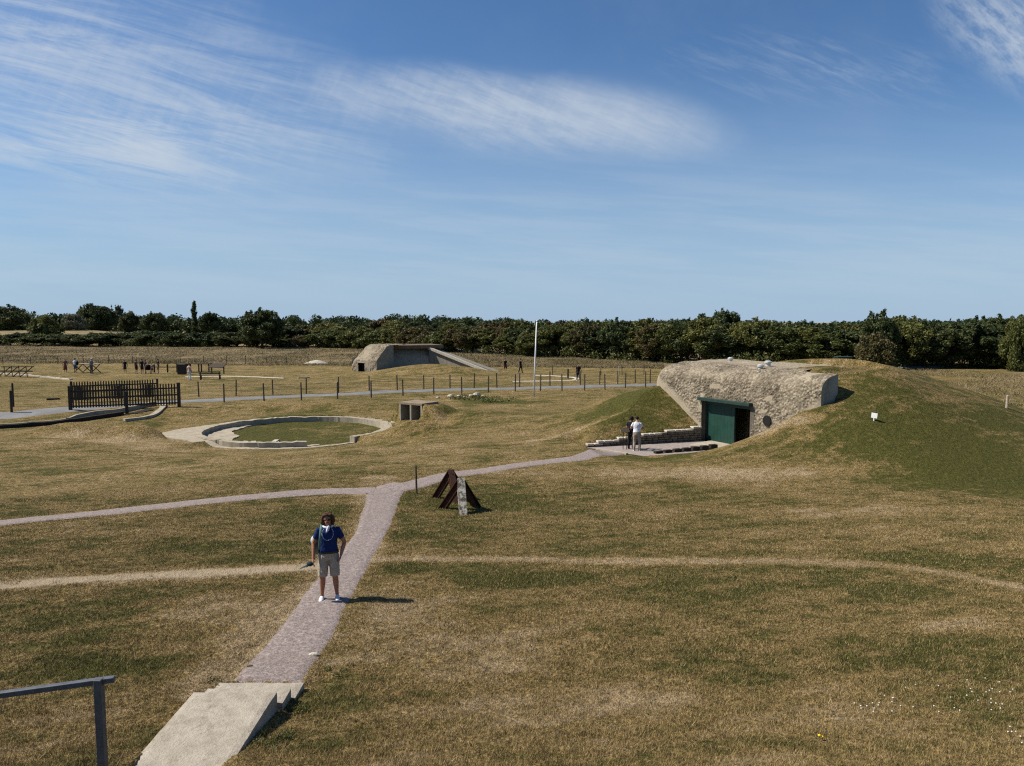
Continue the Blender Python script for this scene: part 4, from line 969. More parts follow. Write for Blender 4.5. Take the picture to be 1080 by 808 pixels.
o.tube([hc+V3(-.066, -.075, .012), hc+V3(-.084, .0, .012)], [.004, .004], 6).tube([hc+V3(.066, -.075, .012), hc+V3(.084, .0, .012)], [.004, .004], 6).tube([hc+V3(-.01, -.106, .012), hc+V3(.01, -.106, .012)], [.004]*2, 6)
o.build('sunglasses', simple('black_lens', (.008, .008, .01), .45, .1, 5, .3), e, smooth=True)
MB().tube([hc+V3(-.022, -.090, -.060), hc+V3(0, -.096, -.058), hc+V3(.022, -.090, -.060)], [.005, .008, .005], 8, round_ends=True).build('lips', simple('lips', (.25, .06, .05), .5), e, smooth=True)
sc_ = MB(); pts = []
for q in range(17):
    a = 2*math.pi*q/16; pts.append(lean(.088*math.sin(a), .005-.095*math.cos(a), 1.45-.02*math.cos(a)))
sc_.tube(pts, [.020]*17, 10, cap=False); sc_.tube([lean(.02, -.10, 1.45), lean(.0, -.125, 1.395), lean(-.02, -.13, 1.36)], [.024, .028, .012], 10, round_ends=True); sc_.build('scarf', cloth((.62, .66, .72), 'pale_scarf'), e, smooth=True)
nk = MB()
for q in range(29):
    a = -2.3+4.6*q/28; x = .105*math.sin(a); z = 1.42-.125*(1+math.cos(a))+.03; nk.ball(lean(x, -.142+.03*abs(x)/.1*(1 if z > 1.35 else .3), z), .0060, n=8)
nk.build('necklace', M_white, e, smooth=True)
MB().tube([lean(0, .012, .925), lean(0, .012, .962)], [(.186*1.06*k, .134*k), (.182*1.06*k, .132*k)], 28, (1, 0, 0), cap=False).build('belt', simple('black_leather', (.012, .011, .011), .4, .1, 5, .5), e, smooth=True)
# strap over right shoulder
MB().tube([lean(-.13, .10, 1.30), lean(-.125, .03, 1.46), lean(-.128, -.08, 1.40), lean(-.135, -.142, 1.28), lean(-.15, -.135, 1.12), lean(-.17, -.06, 1.0)], [(.022, .006)]*6, 8, (1, 0, 0)).build('strap', cloth((.10, .19, .18), 'teal_webbing'), e, smooth=True)
def wl(v): return Matrix.Rotation(R(10), 4, 'Z') @ v + wp
bg = empty('backpack', wl(V3(-.17, .17, 1.05)), R(10), 'grey-green backpack on the back of the woman in blue', 'backpack')
MB().ball((0, 0, 0), .16, .10, .23, 16).build('pack', cloth((.12, .18, .17), 'grey_green_nylon'), bg, smooth=True); MB().ball((-.08, -.03, .08), .09, .07, .10, 12).build('pocket', cloth((.45, .55, .55), 'pale_green_nylon'), bg, smooth=True)
cp = wl(V3(-.335, -.13, .76)); bg = empty('cap', cp, R(-25), 'dark cap held in the right hand of the woman in blue', 'cap')
mb = MB(); n = 16
mb.ball((0, 0, 0), .07, .055, .045, 14).build('crown', cloth((.02, .04, .045), 'dark_teal_cloth'), bg, smooth=True)
MB().tube([(-.02, -.02, -.03), (-.10, -.06, -.055), (-.16, -.09, -.085)], [(.07, .008), (.065, .007), (.03, .005)], 10, (.5, -.85, 0)).build('peak', cloth((.03, .05, .055), 'teal_peak'), bg, smooth=True)
# couple by the bunker
man = gp(671.5, 476.3); wht = cloth((.74, .76, .80), 'white_cotton'); khaki = cloth((.30, .25, .20), 'khaki_twill')
person(Vector((man.x, man.y, man.z)), R(168), 1.76, 'man in white T-shirt and khaki trousers seen from behind before the bunker', wht, khaki, BLK, 'trousers', 'short', (.65, .65, .62),
       dict(fl=(.13, .05), fr=(-.14, -.02), hl=(.18, -.26, 1.12), el=(.29, -.02, 1.12), hr=(-.16, -.26, 1.10), er=(-.29, -.02, 1.12), head=(0, -.05), w=1.1), vox=.014)
drk = cloth((.012, .013, .020), 'dark_navy_cloth'); blk = cloth((.012, .012, .013), 'black_cloth')
w2 = Vector((man.x-.20, man.y+.55, h1(man.x-.20, man.y+.55)+.03))
person(w2, R(150), 1.66, 'dark-haired person in black clothes half hidden behind the man in the white T-shirt', drk, blk, BLK, 'trousers', 'short', (.03, .03, .03), dict(hl=(.16, -.26, 1.1), el=(.26, 0, 1.1)), vox=.016, hairlen=.04)
p = gp(661, 475); lg = empty('lectern', p, 0, 'thin-legged dark information lectern beside the couple', 'lectern')
MB().box(-.20, -.17, -.015, .015, -.1, 1.0).box(-.02, .01, -.015, .015, -.1, 1.0).build('leg', M_dwood, lg)
MB().box(-.30, .12, -.16, .16, -.015, .015, Matrix.Translation((0, 0, 1.02)) @ Matrix.Rotation(R(30), 4, 'X')).build('panel', M_dwood, lg)
SK = cloth((.25, .10, .11), 'maroon_cloth')
def far_person(px, py, ht, rz, label, top, bottom, kind='trousers', hair=BLK, **kw):
    gq = 'visitors in the far field'
    return person(gp(px, py), rz, ht, label, cloth(top, 'top_%03d%03d%03d' % tuple(int(q*999) for q in top)), cloth(bottom, 'bottom_%03d%03d%03d' % tuple(int(q*999) for q in bottom)), hair, kind, kw.pop('sleeve', 'short'), kw.pop('shoes', (.3, .3, .3)), kw.pop('pose', None), .03, group=gq, **kw)
far_person(69, 392.6, 1.62, R(20), 'person in maroon top and long maroon skirt, leftmost of the visitors in the field', (.20, .08, .08), (.16, .06, .06), 'dress')
far_person(79.5, 393.2, 1.72, R(170), 'person in pale blue shirt carrying a dark rucksack beside the trestle table', (.50, .55, .65), (.08, .10, .15), 'shorts')
p = gp(82, 393.2); bp = MB().ball((0, 0, 0), .18, .14, .25, 12).build('rucksack', blk, smooth=True); bp.location = p+Vector((.05, -.12, 1.15)); tag(bp, 'dark rucksack on the back of the person in the pale blue shirt', 'rucksack')
far_person(96.5, 394.2, 1.80, R(80), 'person in grey shirt and sunhat leaning on the trestle table', (.14, .17, .20), (.11, .09, .08), hat=(.45, .45, .42), pose=dict(lean=.15, hl=(.2, -.35, 1.0)))
far_person(132, 393.6, 1.60, R(10), 'person in black top standing apart, left of the cluster of visitors', (.012, .012, .014), (.03, .03, .03), 'shorts')
far_person(144, 394.2, 1.68, R(150), 'person in black, first from the left in the cluster of visitors', (.012, .012, .012), (.02, .02, .02), 'shorts')
far_person(150, 394.2, 1.74, R(60), 'tall person in dark clothes, second in the cluster of visitors', (.025, .025, .035), (.03, .03, .035), 'shorts')
far_person(153.5, 393.9, 1.60, R(-60), 'person in navy top behind the pushchair', (.02, .025, .05), (.12, .08, .06), 'shorts')
far_person(160.5, 393.7, 1.15, R(10), 'small child in beige standing beside the pushchair', (.34, .27, .22), (.20, .14, .11), 'shorts')
far_person(167, 394.2, 1.76, R(-70), 'person in black at the right end of the cluster of visitors', (.012, .012, .012), (.16, .12, .09), 'shorts')
far_person(200, 400.8, 1.76, R(160), 'person in pink top and white trousers beside the grey bench', (.50, .34, .28), (.62, .62, .60), shoes=(.7, .7, .7))
far_person(533, 392.5, 1.66, R(30), 'walker in dark top and shorts, left of the pair in the field', (.016, .016, .02), (.10, .05, .04), 'shorts', pose=dict(fl=(.1, -.22), fr=(-.1, .2)))
far_person(549, 393.6, 1.70, R(60), 'walker in black clothes, right of the pair in the field', (.010, .010, .012), (.02, .02, .02), pose=dict(fl=(.1, -.2), fr=(-.1, .2)))
far_person(610, 401.8, 1.78, R(10), 'walker in dark clothes with white shoes right of the flagpole', (.012, .012, .016), (.03, .03, .035), shoes=(.7, .7, .7), pose=dict(fl=(.1, -.18), fr=(-.1, .18)))
# pushchair
p = gp(156.5, 394.2); e = empty('pushchair', p, R(20), 'dark pushchair among the cluster of visitors', 'pushchair')
for x, y in ((-.28, -.3), (.28, -.3), (-.28, .35), (.28, .35)): MB().tube([(x-.02, y, .12), (x+.02, y, .12)], [.12, .12], 12).build('wheel', blk, e)
MB().beam((-.25, -.3, .15), (-.25, .5, 1.0), .03).beam((.25, -.3, .15), (.25, .5, 1.0), .03).beam((-.25, .5, 1.0), (.25, .5, 1.0), .03).build('frame', M_wire, e)
MB().box(-.24, .24, -.2, .25, .42, .52).box(-.24, .24, .18, .26, .45, .95).build('seat', blk, e, bevel=.03); MB().ball((0, .12, .9), .26, .30, .2, 12).build('hood', drk, e, smooth=True)

# ------------------------------------------------------------------ vegetation
def leaf_cloud(centres, radii, n_each, size, rs, flat=.75, up=.3):
    C_ = []; 
    for c, r_ in zip(centres, radii):
        n = max(4, int(n_each*(r_[0]*r_[1]*r_[2])**(2/3)))
        v = rs.normal(size=(n, 3)); v /= np.linalg.norm(v, axis=1)[:, None]; rad = rs.uniform(.12, 1.3, n)**.7
        C_.append(np.array(c)+v*np.array(r_)*rad[:, None])
    P = np.concatenate(C_); n = len(P)
    a = rs.normal(size=(n, 3)); a /= np.linalg.norm(a, axis=1)[:, None]; b = np.cross(a, rs.normal(size=(n, 3))); b /= np.linalg.norm(b, axis=1)[:, None]
    s = size*rs.uniform(.55, 1.35, n)[:, None]
    V = np.stack([P-a*s, P+b*s*.55, P+a*s, P-b*s*.55], 1).reshape(-1, 3); Fq = np.arange(4*n).reshape(n, 4)
    return V, Fq
def make_crown(kind, ht, wd, rs, size, dens):
    """returns clump centres"""
    cs = []; rd = []
    if kind == 'poplar':
        for i in range(26):
            z = ht*(.08+.9*i/25); r_ = wd*.5*math.sin(math.pi*min(1, (.15+.85*(1-i/25))**.7)*.5+.2)*.8; a = rs.uniform(0, 6.28)
            cs.append((math.cos(a)*r_*.35, math.sin(a)*r_*.35, z)); rd.append((r_*.6, r_*.6, ht*.06))
    else:
        n = {'round': 46, 'bush': 34, 'tall': 54, 'airy': 44}[kind]; zb = {'round': .10, 'bush': .0, 'tall': .08, 'airy': .2}[kind]
        for i in range(n):
            v = rs.normal(size=3); v /= np.linalg.norm(v); u = rs.uniform(.35, 1)**.5
            zc = zb+(1-zb)/2; x = v[0]*wd*.42*u; y = v[1]*wd*.42*u; z = ht*(zc+v[2]*(1-zb)*.42*u)
            taper = 1.12-.42*max(0, (z/ht-.45))/.55
            r_ = wd*rs.uniform(.10, .19)*(.85 if kind != 'airy' else .62)
            cs.append((x*taper, y*taper, z)); rd.append((r_, r_, r_*rs.uniform(.6, .95)))
        for i in range(int(n*.7)):       # small tips that break the outline
            a = rs.uniform(0, 6.28); ph = rs.uniform(.1, 1.4); x = math.cos(a)*math.cos(ph)*wd*.5; y = math.sin(a)*math.cos(ph)*wd*.5; z = ht*(zb+(1-zb)/2+math.sin(ph)*(1-zb)*.50)
            r_ = wd*rs.uniform(.018, .05); q_ = rs.uniform(.82, .98); cs.append((x*q_, y*q_, zb*ht+(z-zb*ht)*q_)); rd.append((r_, r_, r_*2.2))
    return cs, rd
def make_tree(kind, ht, wd, mat, seed, size=.22, dens=200, name='tree'):
    rs = np.random.default_rng(seed); e = bpy.data.objects.new(name, None); link(e); e.empty_display_size = .3
    cs, rd = make_crown(kind, ht, wd, rs, size, dens); V, Fq = leaf_cloud(cs, rd, dens, size, rs)
    V[:, 2] = np.maximum(V[:, 2], -.05)
    crown = np_mesh('crown', V, Fq, mat, e, smooth=False)
    mb = MB(); mb.tube([(0, 0, -.3), (.05, 0, ht*.25), (0, .05, ht*.5), (.05, 0, ht*.8)], [wd*.035, wd*.028, wd*.02, wd*.008], 8)
    for i in range(7):
        a = rs.uniform(0, 6.28); z = ht*rs.uniform(.15, .55); L_ = wd*rs.uniform(.2, .38)
        mb.tube([(0, 0, z), (math.cos(a)*L_*.5, math.sin(a)*L_*.5, z+L_*.35), (math.cos(a)*L_, math.sin(a)*L_, z+L_*.9)], [wd*.016, wd*.010, wd*.004], 6)
    mb.build('trunk', M_bark, e, smooth=True)
    return e
protos = {}
def tree(kind, matn, x, y, ht, wd, label, group=None, name='tree', z=None, cat='tree'):
    mat = {'g': L_green, 'd': L_dark, 'b': L_brown, 'p': L_pale}[matn]; var = random.randrange(3) if kind not in ('poplar',) else 0
    key = (kind, matn, var)
    if key not in protos:
        H0, W0 = {'round': (8, 7), 'bush': (4, 5.5), 'tall': (9, 6), 'airy': (9, 6.5), 'poplar': (12, 2.6)}[kind]
        sz = {'round': .17, 'bush': .16, 'tall': .17, 'airy': .17, 'poplar': .24}[kind]
        dn = {'round': 760, 'bush': 800, 'tall': 760, 'airy': 600, 'poplar': 500}[kind]
        protos[key] = (make_tree(kind, H0, W0, mat, hash(key[0])*0+len(protos)*17+5, sz, dn, name), H0, W0, [False])
    e, H0, W0, used = protos[key]
    if used[0]: e = copy_tree(e); e.name = name
    used[0] = True
    e.location = (x, y, z if z is not None else h1(x, y)-.05); e.rotation_euler = (0, 0, random.uniform(0, 6.28))
    e.scale = (wd/W0, wd/W0, ht/H0)
    for kk in ('label', 'category', 'group', 'kind'):
        if kk in e: del e[kk]
    tag(e, label, cat, group); return e
def hline(px):
    """distance of the front tree row by picture column"""
    return float(np.interp(px, [-250, 0, 300, 380, 460, 560, 690, 800, 905, 1000, 1080, 1250], [196, 192, 182, 168, 152, 132, 113, 104, 99, 97, 96, 92]))
def skyline(px):
    return float(np.interp(px, [-100, 0, 30, 60, 300, 330, 400, 470, 500, 540, 560, 620, 700, 760, 800, 860, 900, 930, 960, 1020, 1080, 1200], [352, 352, 353, 351, 346, 343, 337, 339, 342, 339, 338, 335, 336, 330, 337, 338, 337, 331, 337, 334, 333, 330]))
# left hedgerow of bushes
px = -190
while px < 310:
    Yd = hline(px)+random.uniform(-2, 3); x = (px-540)/F*Yd; zz = h1(x, Yd)
    top = skyline(px)+random.uniform(-3, 4); ht = H-zz-(top-340)/F*Yd; ht = max(3.0, ht)
    tree(random.choice(['bush', 'round']), random.choice('dddg'), x, Yd, ht, random.uniform(8, 11.5), 'dark bushy tree in the long low hedgerow beyond the dry meadow at left', 'bushy trees of the left hedgerow', 'hedgerow_tree'); px += random.uniform(17, 25)
# olive bank of thicket in the middle
px = 300
while px < 480:
    for row in (0, 1):
        Yd = hline(px)+row*9+random.uniform(-2, 2); x = (px+random.uniform(-5, 5)-540)/F*Yd; zz = h1(x, Yd)
        top = skyline(px)+(9 if row == 0 else 0)+random.uniform(-3, 3); ht = max(2.8, H-zz-(top-340)/F*Yd)
        tree('bush' if row == 0 else 'round', random.choice('ggdb') if row else random.choice('ggb'), x, Yd, ht, random.uniform(7, 10), 'olive green tree in the thicket behind the distant bunker', 'thicket behind the distant bunker', 'thicket_tree')
    px += random.uniform(16, 22)
px = 476
while px < 700:
    for row in (0, 1):
        Yd = hline(px)+row*6+random.uniform(-1.5, 1.5); x = (px+random.uniform(-4, 4)-540)/F*Yd; zz = h1(x, Yd)
        top = skyline(px)+(6 if row == 0 else 0)+random.uniform(-5, 5)*(1 if random.random() < .7 else 1.4); ht = max(3.5, H-zz-(top-340)/F*Yd)
        tree(random.choice(['round', 'tall', 'airy']), random.choice('bggdb'), x, Yd, ht, random.uniform(5.8, 7.8), 'brownish green tree in the dense row right of the distant bunker', 'tree row right of the distant bunker', 'field_tree')
    px += random.uniform(15, 21)
px = 700
while px < 905:
    for row in (0, 1):
        Yd = hline(px)+row*6+random.uniform(-1.5, 1.5); x = (px+random.uniform(-4, 4)-540)/F*Yd; zz = max(0, h1(x, Yd))
        top = skyline(px)+(6 if row == 0 else 0)+random.uniform(-5, 5)*(1 if random.random() < .7 else 1.4); ht = max(3.5, H-zz-(top-340)/F*Yd)
        tree(random.choice(['round', 'tall', 'airy']), random.choice('ggdgd'), x, Yd, ht, random.uniform(5.8, 7.8), 'green tree in the dense row right above the near bunker', 'tree row above the near bunker', 'field_tree')
    px += random.uniform(17, 23)
px = 950
while px < 1330:
    for row in (0, 1):
        Yd = hline(px)+1+row*6+random.uniform(-1.5, 1.5); x = (px+random.uniform(-4, 4)-540)/F*Yd; zz = max(0, h1(x, Yd))
        top = skyline(px)+(5 if row == 0 else 0)+random.uniform(-4, 4); ht = max(4, H-zz-(top-340)/F*Yd)
        tree(random.choice(['round', 'tall', 'round']), random.choice('dgd'), x, Yd, ht, random.uniform(5.5, 7.5), 'dark green tree in the row behind the mown field at right', 'tree row at the right', 'field_tree')
    px += random.uniform(21, 27)
def one(kind, m, px, top, base_d, wd_px, label, name='tree', cat='tree', gz=None):
    x = (px-540)/F*base_d; z = gz if gz is not None else h1(x, base_d); ht = H-z-(top-340)/F*base_d
    return tree(kind, m, x, base_d, ht, wd_px/F*base_d, label, None, name, z, cat)
one('tall', 'd', 928, 326, 95, 40, 'tall dark pointed tree rising behind the crest of the mound', 'tall_tree')
one('bush', 'b', 924, 352, 88, 42, 'reddish brown bush at the foot of the tall dark tree', 'bush', 'bush')
one('round', 'd', 277, 325.5, 172, 46, 'large dark round tree standing above the hedgerow, right of the poplar', 'round_tree')
one('round', 'g', 1076, 331, 90, 34, 'leafy tree cut by the right edge of the picture', 'leafy_tree', 'tree', -1.3)
one('airy', 'g', 540, 335, 165, 26, 'lone taller tree poking above the brownish row left of the flagpole', 'tall_tree')
one('poplar', 'd', 206, 319, 330, 9, 'single slender poplar on the left skyline', 'poplar', gz=0)
one('round', 'd', 8, 322, 300, 46, 'large dark rounded tree at the left edge of the skyline', 'round_tree', gz=0)
one('round', 'd', 104, 320.5, 300, 38, 'dark tree in the tall clump left of the poplar', 'clump_tree', gz=0)
one('airy', 'p', 92, 319, 312, 16, 'pale feathery tree at the left side of the tall clump', 'feathery_tree', gz=0)
one('airy', 'p', 124, 321, 318, 20, 'pale feathery tree at the right side of the tall clump', 'feathery_tree', gz=0)
one('round', 'p', 80, 331, 280, 26, 'pale grey-green willow below the tall clump', 'willow', gz=0)
one('round', 'd', 138, 328, 310, 20, 'small dark round-headed tree between the clump and the poplar', 'round_tree', gz=0)
one('round', 'd', 165, 329, 310, 26, 'broad dark tree left of the poplar on the skyline', 'broad_tree', gz=0)
one('round', 'd', 222, 329, 310, 22, 'dark rounded tree just right of the poplar', 'round_tree', gz=0)
one('round', 'g', 262, 349, 176, 16, 'small grey-green bush at the foot of the large round tree', 'bush', 'bush')
one('bush', 'g', 50, 334, 200, 34, 'tallest bush of the left hedgerow, below the pale willow', 'bush', 'bush')
# far woodland on the horizon
rs = np.random.default_rng(99); cs = []; rd = []
for i in range(520):
    px = rs.uniform(-300, 1300); Yd = rs.uniform(330, 470) if px < 560 else rs.uniform(260, 330); x = (px-540)/F*Yd
    top = float(np.interp(px, [-300, 0, 60, 150, 300, 350, 420, 470, 520, 600, 1300], [330, 328, 331, 332, 333, 333, 331.5, 333, 336, 338, 340]))+rs.uniform(-1, 5)
    ht = 6-(top-340)/F*Yd; w = rs.uniform(4, 7)
    for q in range(3):
        cs.append((x+rs.uniform(-w, w)*.6, Yd+rs.uniform(-3, 3), ht-w*.45-rs.uniform(0, ht*.5))); rd.append((w*rs.uniform(.5, .8), w*.6, w*.5))
V, Fq = leaf_cloud(cs, rd, 22, .75, rs)
o = np_mesh('woodland', V, Fq, L_dark, smooth=False); tag(o, 'dark far woodland along the horizon', kind='stuff')
# hidden mass behind the rows and undergrowth at their feet
rs = np.random.default_rng(55); cs = []; rd = []
for i in range(700):
    px = rs.uniform(-200, 1330); Yd = hline(px)+rs.uniform(-3.5, 10); x = (px-540)/F*Yd; r_ = rs.uniform(.7, 1.6)
    if 960 < px < 1330: Yd += 4
    cs.append((x, Yd, max(0, h1(x, Yd))+rs.uniform(.1, 1.2 if Yd < hline(px)+2 else 2.6))); rd.append((r_*1.3, r_, r_*.8))
V, Fq = leaf_cloud(cs, rd, 130, .17, rs)
o = np_mesh('undergrowth', V, Fq, L_green, smooth=False); tag(o, 'brambles and undergrowth at the foot of the trees', kind='stuff')
# tall dry grass
def blades(P, hts, wds, name, mat, label, rs, tri=True, lean=.35, attrs=None):
    n = len(P); a = rs.uniform(0, 2*np.pi, n); dx = np.cos(a)*wds; dy = np.sin(a)*wds; lx = rs.normal(0, lean, n)*hts; ly = rs.normal(0, lean, n)*hts
    V = np.stack([np.stack([P[:, 0]-dx, P[:, 1]-dy, P[:, 2]-.01], 1), np.stack([P[:, 0]+dx, P[:, 1]+dy, P[:, 2]-.01], 1), np.stack([P[:, 0]+lx, P[:, 1]+ly, P[:, 2]+hts], 1)], 1).reshape(-1, 3)
    at3 = {k: np.repeat(v, 3) for k, v in (attrs or {}).items()}
    o = np_mesh(name, V, np.arange(3*n).reshape(n, 3), mat, smooth=False, attrs=at3); return tag(o, label, kind='stuff')
rs = np.random.default_rng(5); n = 260000
px = rs.uniform(-150, 1180, n); u = rs.uniform(0, 1, n)
hl_ = np.interp(px, [-250, 0, 300, 380, 460, 560, 690, 800], [196, 192, 182, 168, 152, 132, 113, 104]); X0 = 104-.14*((px-540)/F*105+40)
Yd = X0+(hl_-X0)*u**1.2; x = (px-540)/F*Yd; keep = (px < 700) & (Yd > X0)
P = np.stack([x, Yd, h(x, Yd)], 1)[keep]
blades(P, rs.uniform(.08, .34, len(P))*(.9+1.1*fbm(P[:, 0]/5, P[:, 1]/9, 13, 3)), np.full(len(P), .03), 'tall_grass', M_tall, 'tall dry straw-coloured meadow grass', rs, lean=.9)
n = 90000; Yd = rs.uniform(52, 98, n); x = rs.uniform(24, 90, n)
P = np.stack([x, Yd, h(x, Yd)], 1); t = (x-BO[0])*BU[0]+(Yd-BO[1])*BU[1]; w = (x-BO[0])*BW[0]+(Yd-BO[1])*BW[1]
keep = (np.sqrt(((t-5)/15.5)**2+((w-7.5)/21)**2) > .98) & (x > .50*Yd) & (fbm(x/6, Yd/6, 61, 3) > -.35) & (Yd < 92)
P = P[keep]; blades(P, rs.uniform(.06, .36, len(P))*(.9+1.2*fbm(P[:, 0]/3, P[:, 1]/5, 13, 3)), np.full(len(P), .022), 'weeds', M_tall, 'rough dry weeds in the field behind the mound', rs, lean=.9)
# green weeds
cs = []; rd = []; 
for (a, b, rx, n_) in ((500, 421, 2.6, 34), (520, 424, 1.4, 12)):
    p = gp(a, b)
    for i in range(n_): x = p.x+rs.normal(0, rx*.5); y = p.y+rs.normal(0, rx*.25); cs.append((x, y, h1(x, y)+.08)); rd.append((.35, .3, .16))
V, Fq = leaf_cloud(cs, rd, 600, .06, rs); o = np_mesh('green_weeds', V, Fq, L_green, smooth=False); tag(o, 'patch of green weeds behind the shelter and the mound', kind='stuff')
# near lawn blades
def lawn_blades():
    rs = np.random.default_rng(12); N = 1500000
    th = rs.uniform(-39, 39, N); r = np.exp(rs.uniform(np.log(6.2), np.log(30), N)); th = np.radians(th)
    x = np.sin(th)*r; y = np.cos(th)*r
    dm = np.full(N, 99.)
    for pts, hw in ((main, .43), (rb, .47), (lb, .43)):
        for a, b in zip(pts[:-1], pts[1:]): dm = np.minimum(dm, seg_dist(x, y, a, b)[0]-hw)
    keep = (dm+.16*fbm(x*3, y*3, 3, 3) > rs.uniform(-.05, .12, N)) & ~((x > -4.02) & (x < -2.93) & (y < 9.82)); x = x[keep]; y = y[keep]; r = r[keep]; n = len(x)
    A_ = terrain_attrs(x, y); hh = rs.uniform(.012, .042, n)*(1+.8*fbm(x*3.5, y*3.5, 8, 3)+.5*np.clip(A_['green'], 0, 1))*(1-.7*A_['soil'])
    dens = (fbm(x*4, y*4, 77, 2) > -.45) & (A_['soil'] < .35+.5*rs.uniform(size=n)); x, y, r, hh = x[dens], y[dens], r[dens], hh[dens]; A_ = {k: v[dens] for k, v in A_.items()}
    blades(np.stack([x, y, h(x, y)], 1), hh, np.clip(.0022*r/8, .002, .006), 'grass', M_blade, 'short dry lawn grass', rs, lean=.6, attrs={k: A_[k] for k in ('green', 'worn')})
lawn_blades()
def lawn_tufts():
    rs = np.random.default_rng(44); N = 1100; th = np.radians(rs.uniform(-37, 37, N)); r = np.exp(rs.uniform(np.log(6.8), np.log(24), N)); x0 = np.sin(th)*r; y0 = np.cos(th)*r
    P = []; Hh = []; Ww = []; G = []
    for i in range(N):
        k = rs.integers(8, 30); sp = rs.uniform(.02, .07); x = x0[i]+rs.normal(0, sp, k); y = y0[i]+rs.normal(0, sp, k); P.append(np.stack([x, y, x*0], 1)); Hh.append(rs.uniform(.03, .075, k)); Ww.append(np.full(k, .0035)); G.append(np.full(k, rs.uniform(-.4, 1.6)))
    P = np.concatenate(P); Hh = np.concatenate(Hh); Ww = np.concatenate(Ww); G = np.concatenate(G); P[:, 2] = h(P[:, 0], P[:, 1])
    dm = np.full(len(P), 99.)
    for pts, hw in ((main, .55), (rb, .6), (lb, .55)):
        for a, b in zip(pts[:-1], pts[1:]): dm = np.minimum(dm, seg_dist(P[:, 0], P[:, 1], a, b)[0]-hw)
    k = (dm > 0) & ~((P[:, 0] > -4.05) & (P[:, 0] < -2.9) & (P[:, 1] < 9.9))
    blades(P[k], Hh[k], Ww[k], 'lawn_tufts', M_blade, 'longer tufts standing up in the mown lawn', rs, lean=.7, attrs=dict(green=G[k], worn=G[k]*0))
lawn_tufts()
# tufts beside the steps
cs = []; rd = []
for (x, y, r_, n_) in ((-2.72, 8.25, .10, 7), (-2.68, 8.0, .12, 7), (-2.62, 10.3, .12, 5), (-2.66, 9.15, .08, 4), (-4.1, 9.9, .10, 4)):
    for i in range(n_): a = x+rs.normal(0, r_); b = y+rs.normal(0, r_*1.2); cs.append((a, b, h1(a, b)+.03)); rd.append((.06, .06, .045))
V, Fq = leaf_cloud(cs, rd, 9000, .016, rs); o = np_mesh('step_weeds', V, Fq, L_green, smooth=False); tag(o, 'green weeds growing against the concrete steps', kind='stuff')
# clover flowers
mb = MB(); spots = [(940, 747, .5, 34), (1015, 730, .35, 10), (1040, 745, .4, 16), (1063, 733, .25, 10), (966, 726, .25, 6), (1070, 775, .4, 18), (1000, 750, .2, 6), (1040, 720, .3, 6), (905, 580, .2, 0)]
for (a, b, sp, n_) in spots:
    p = gp(a, b)
    for i in range(n_//2):
        x = p.x+random.gauss(0, sp*.6); y = p.y+random.gauss(0, sp*.35); mb.ball((x, y, h1(x, y)+.03), .012, .012, .009, 6)
o = mb.build('clover_flowers', simple('clover_white', (.62, .62, .58), .9), smooth=True); tag(o, 'scattered white clover flowers in the lawn at lower right', kind='stuff')
p = gp(866, 781); e = empty('dandelion', p, 0, 'yellow dandelion flowers in the lawn at lower right', 'flower')
MB().ball((-.02, 0, .06), .020, .018, .012, 8).ball((.015, .0, .045), .015, .015, .010, 8).build('flower_head', simple('yellow_petals', (.75, .55, .02), .8), e, smooth=True)
MB().tube([(-.02, 0, -.02), (-.02, 0, .055)], [.003, .003], 5).tube([(.015, 0, -.02), (.015, 0, .04)], [.003, .003], 5).build('stem', L_green, e)
# stones on the path
for (a, b, s_) in ((331, 692.5, .07), (263, 704, .045)):
    p = gp(a, b); mb = MB(); mb.ball((0, 0, 0), s_*1.2, s_*.7, s_*.35, 8); o = mb.build('stone', M_plank if a > 300 else M_stone); o.location = p+Vector((0, 0, .03)); tag(o, 'white flat stone on the gravel near the steps' if a > 300 else 'small dark stone at the left edge of the gravel', 'stone')

# ------------------------------------------------------------------ light and sky
SUN_EL, SUN_AZ = R(47), R(-87)      # azimuth measured from +Y clockwise
sd = bpy.data.lights.new('sun', 'SUN'); sd.energy = 5.0; sd.angle = R(.53); sd.color = (1, .92, .79)
so = bpy.data.objects.new('sun', sd); link(so)
dirv = Vector((math.sin(SUN_AZ)*math.cos(SUN_EL), math.cos(SUN_AZ)*math.cos(SUN_EL), math.sin(SUN_EL)))
so.rotation_euler = dirv.to_track_quat('Z', 'Y').to_euler(); so.location = dirv*50
W = bpy.data.worlds.new('World'); scene.world = W; W.use_nodes = True; nt = W.node_tree; nt.nodes.clear()
def N(t, **k):
    x = nt.nodes.new(t)
    for a, b in k.items(): setattr(x, a, b)
    return x
def Lk(a, b): nt.links.new(a, b)
def S(sock, v):
    if isinstance(v, (int, float)): sock.default_value = v
    elif isinstance(v, (tuple, list)): sock.default_value = v
    else: Lk(v, sock)
def Mt(op, a, b=0., c=None):
    x = N('ShaderNodeMath', operation=op); S(x.inputs[0], a); S(x.inputs[1], b)
    if c is not None: S(x.inputs[2], c)
    return x.outputs[0]
out = N('ShaderNodeOutputWorld'); bgn = N('ShaderNodeBackground'); sky = N('ShaderNodeTexSky', sky_type='NISHITA')
sky.sun_disc = False; sky.sun_elevation = SUN_EL; sky.sun_rotation = SUN_AZ; sky.altitude = 20; sky.air_density = 1.0; sky.dust_density = .15; sky.ozone_density = 4.0
tc = N('ShaderNodeTexCoord'); sep = N('ShaderNodeSeparateXYZ'); Lk(tc.outputs['Generated'], sep.inputs[0])
yy_ = Mt('MAXIMUM', sep.outputs[1], .05); a_ = Mt('DIVIDE', sep.outputs[0], yy_); e_ = Mt('DIVIDE', sep.outputs[2], yy_)     # tangent of bearing and of height above the skyline, due north
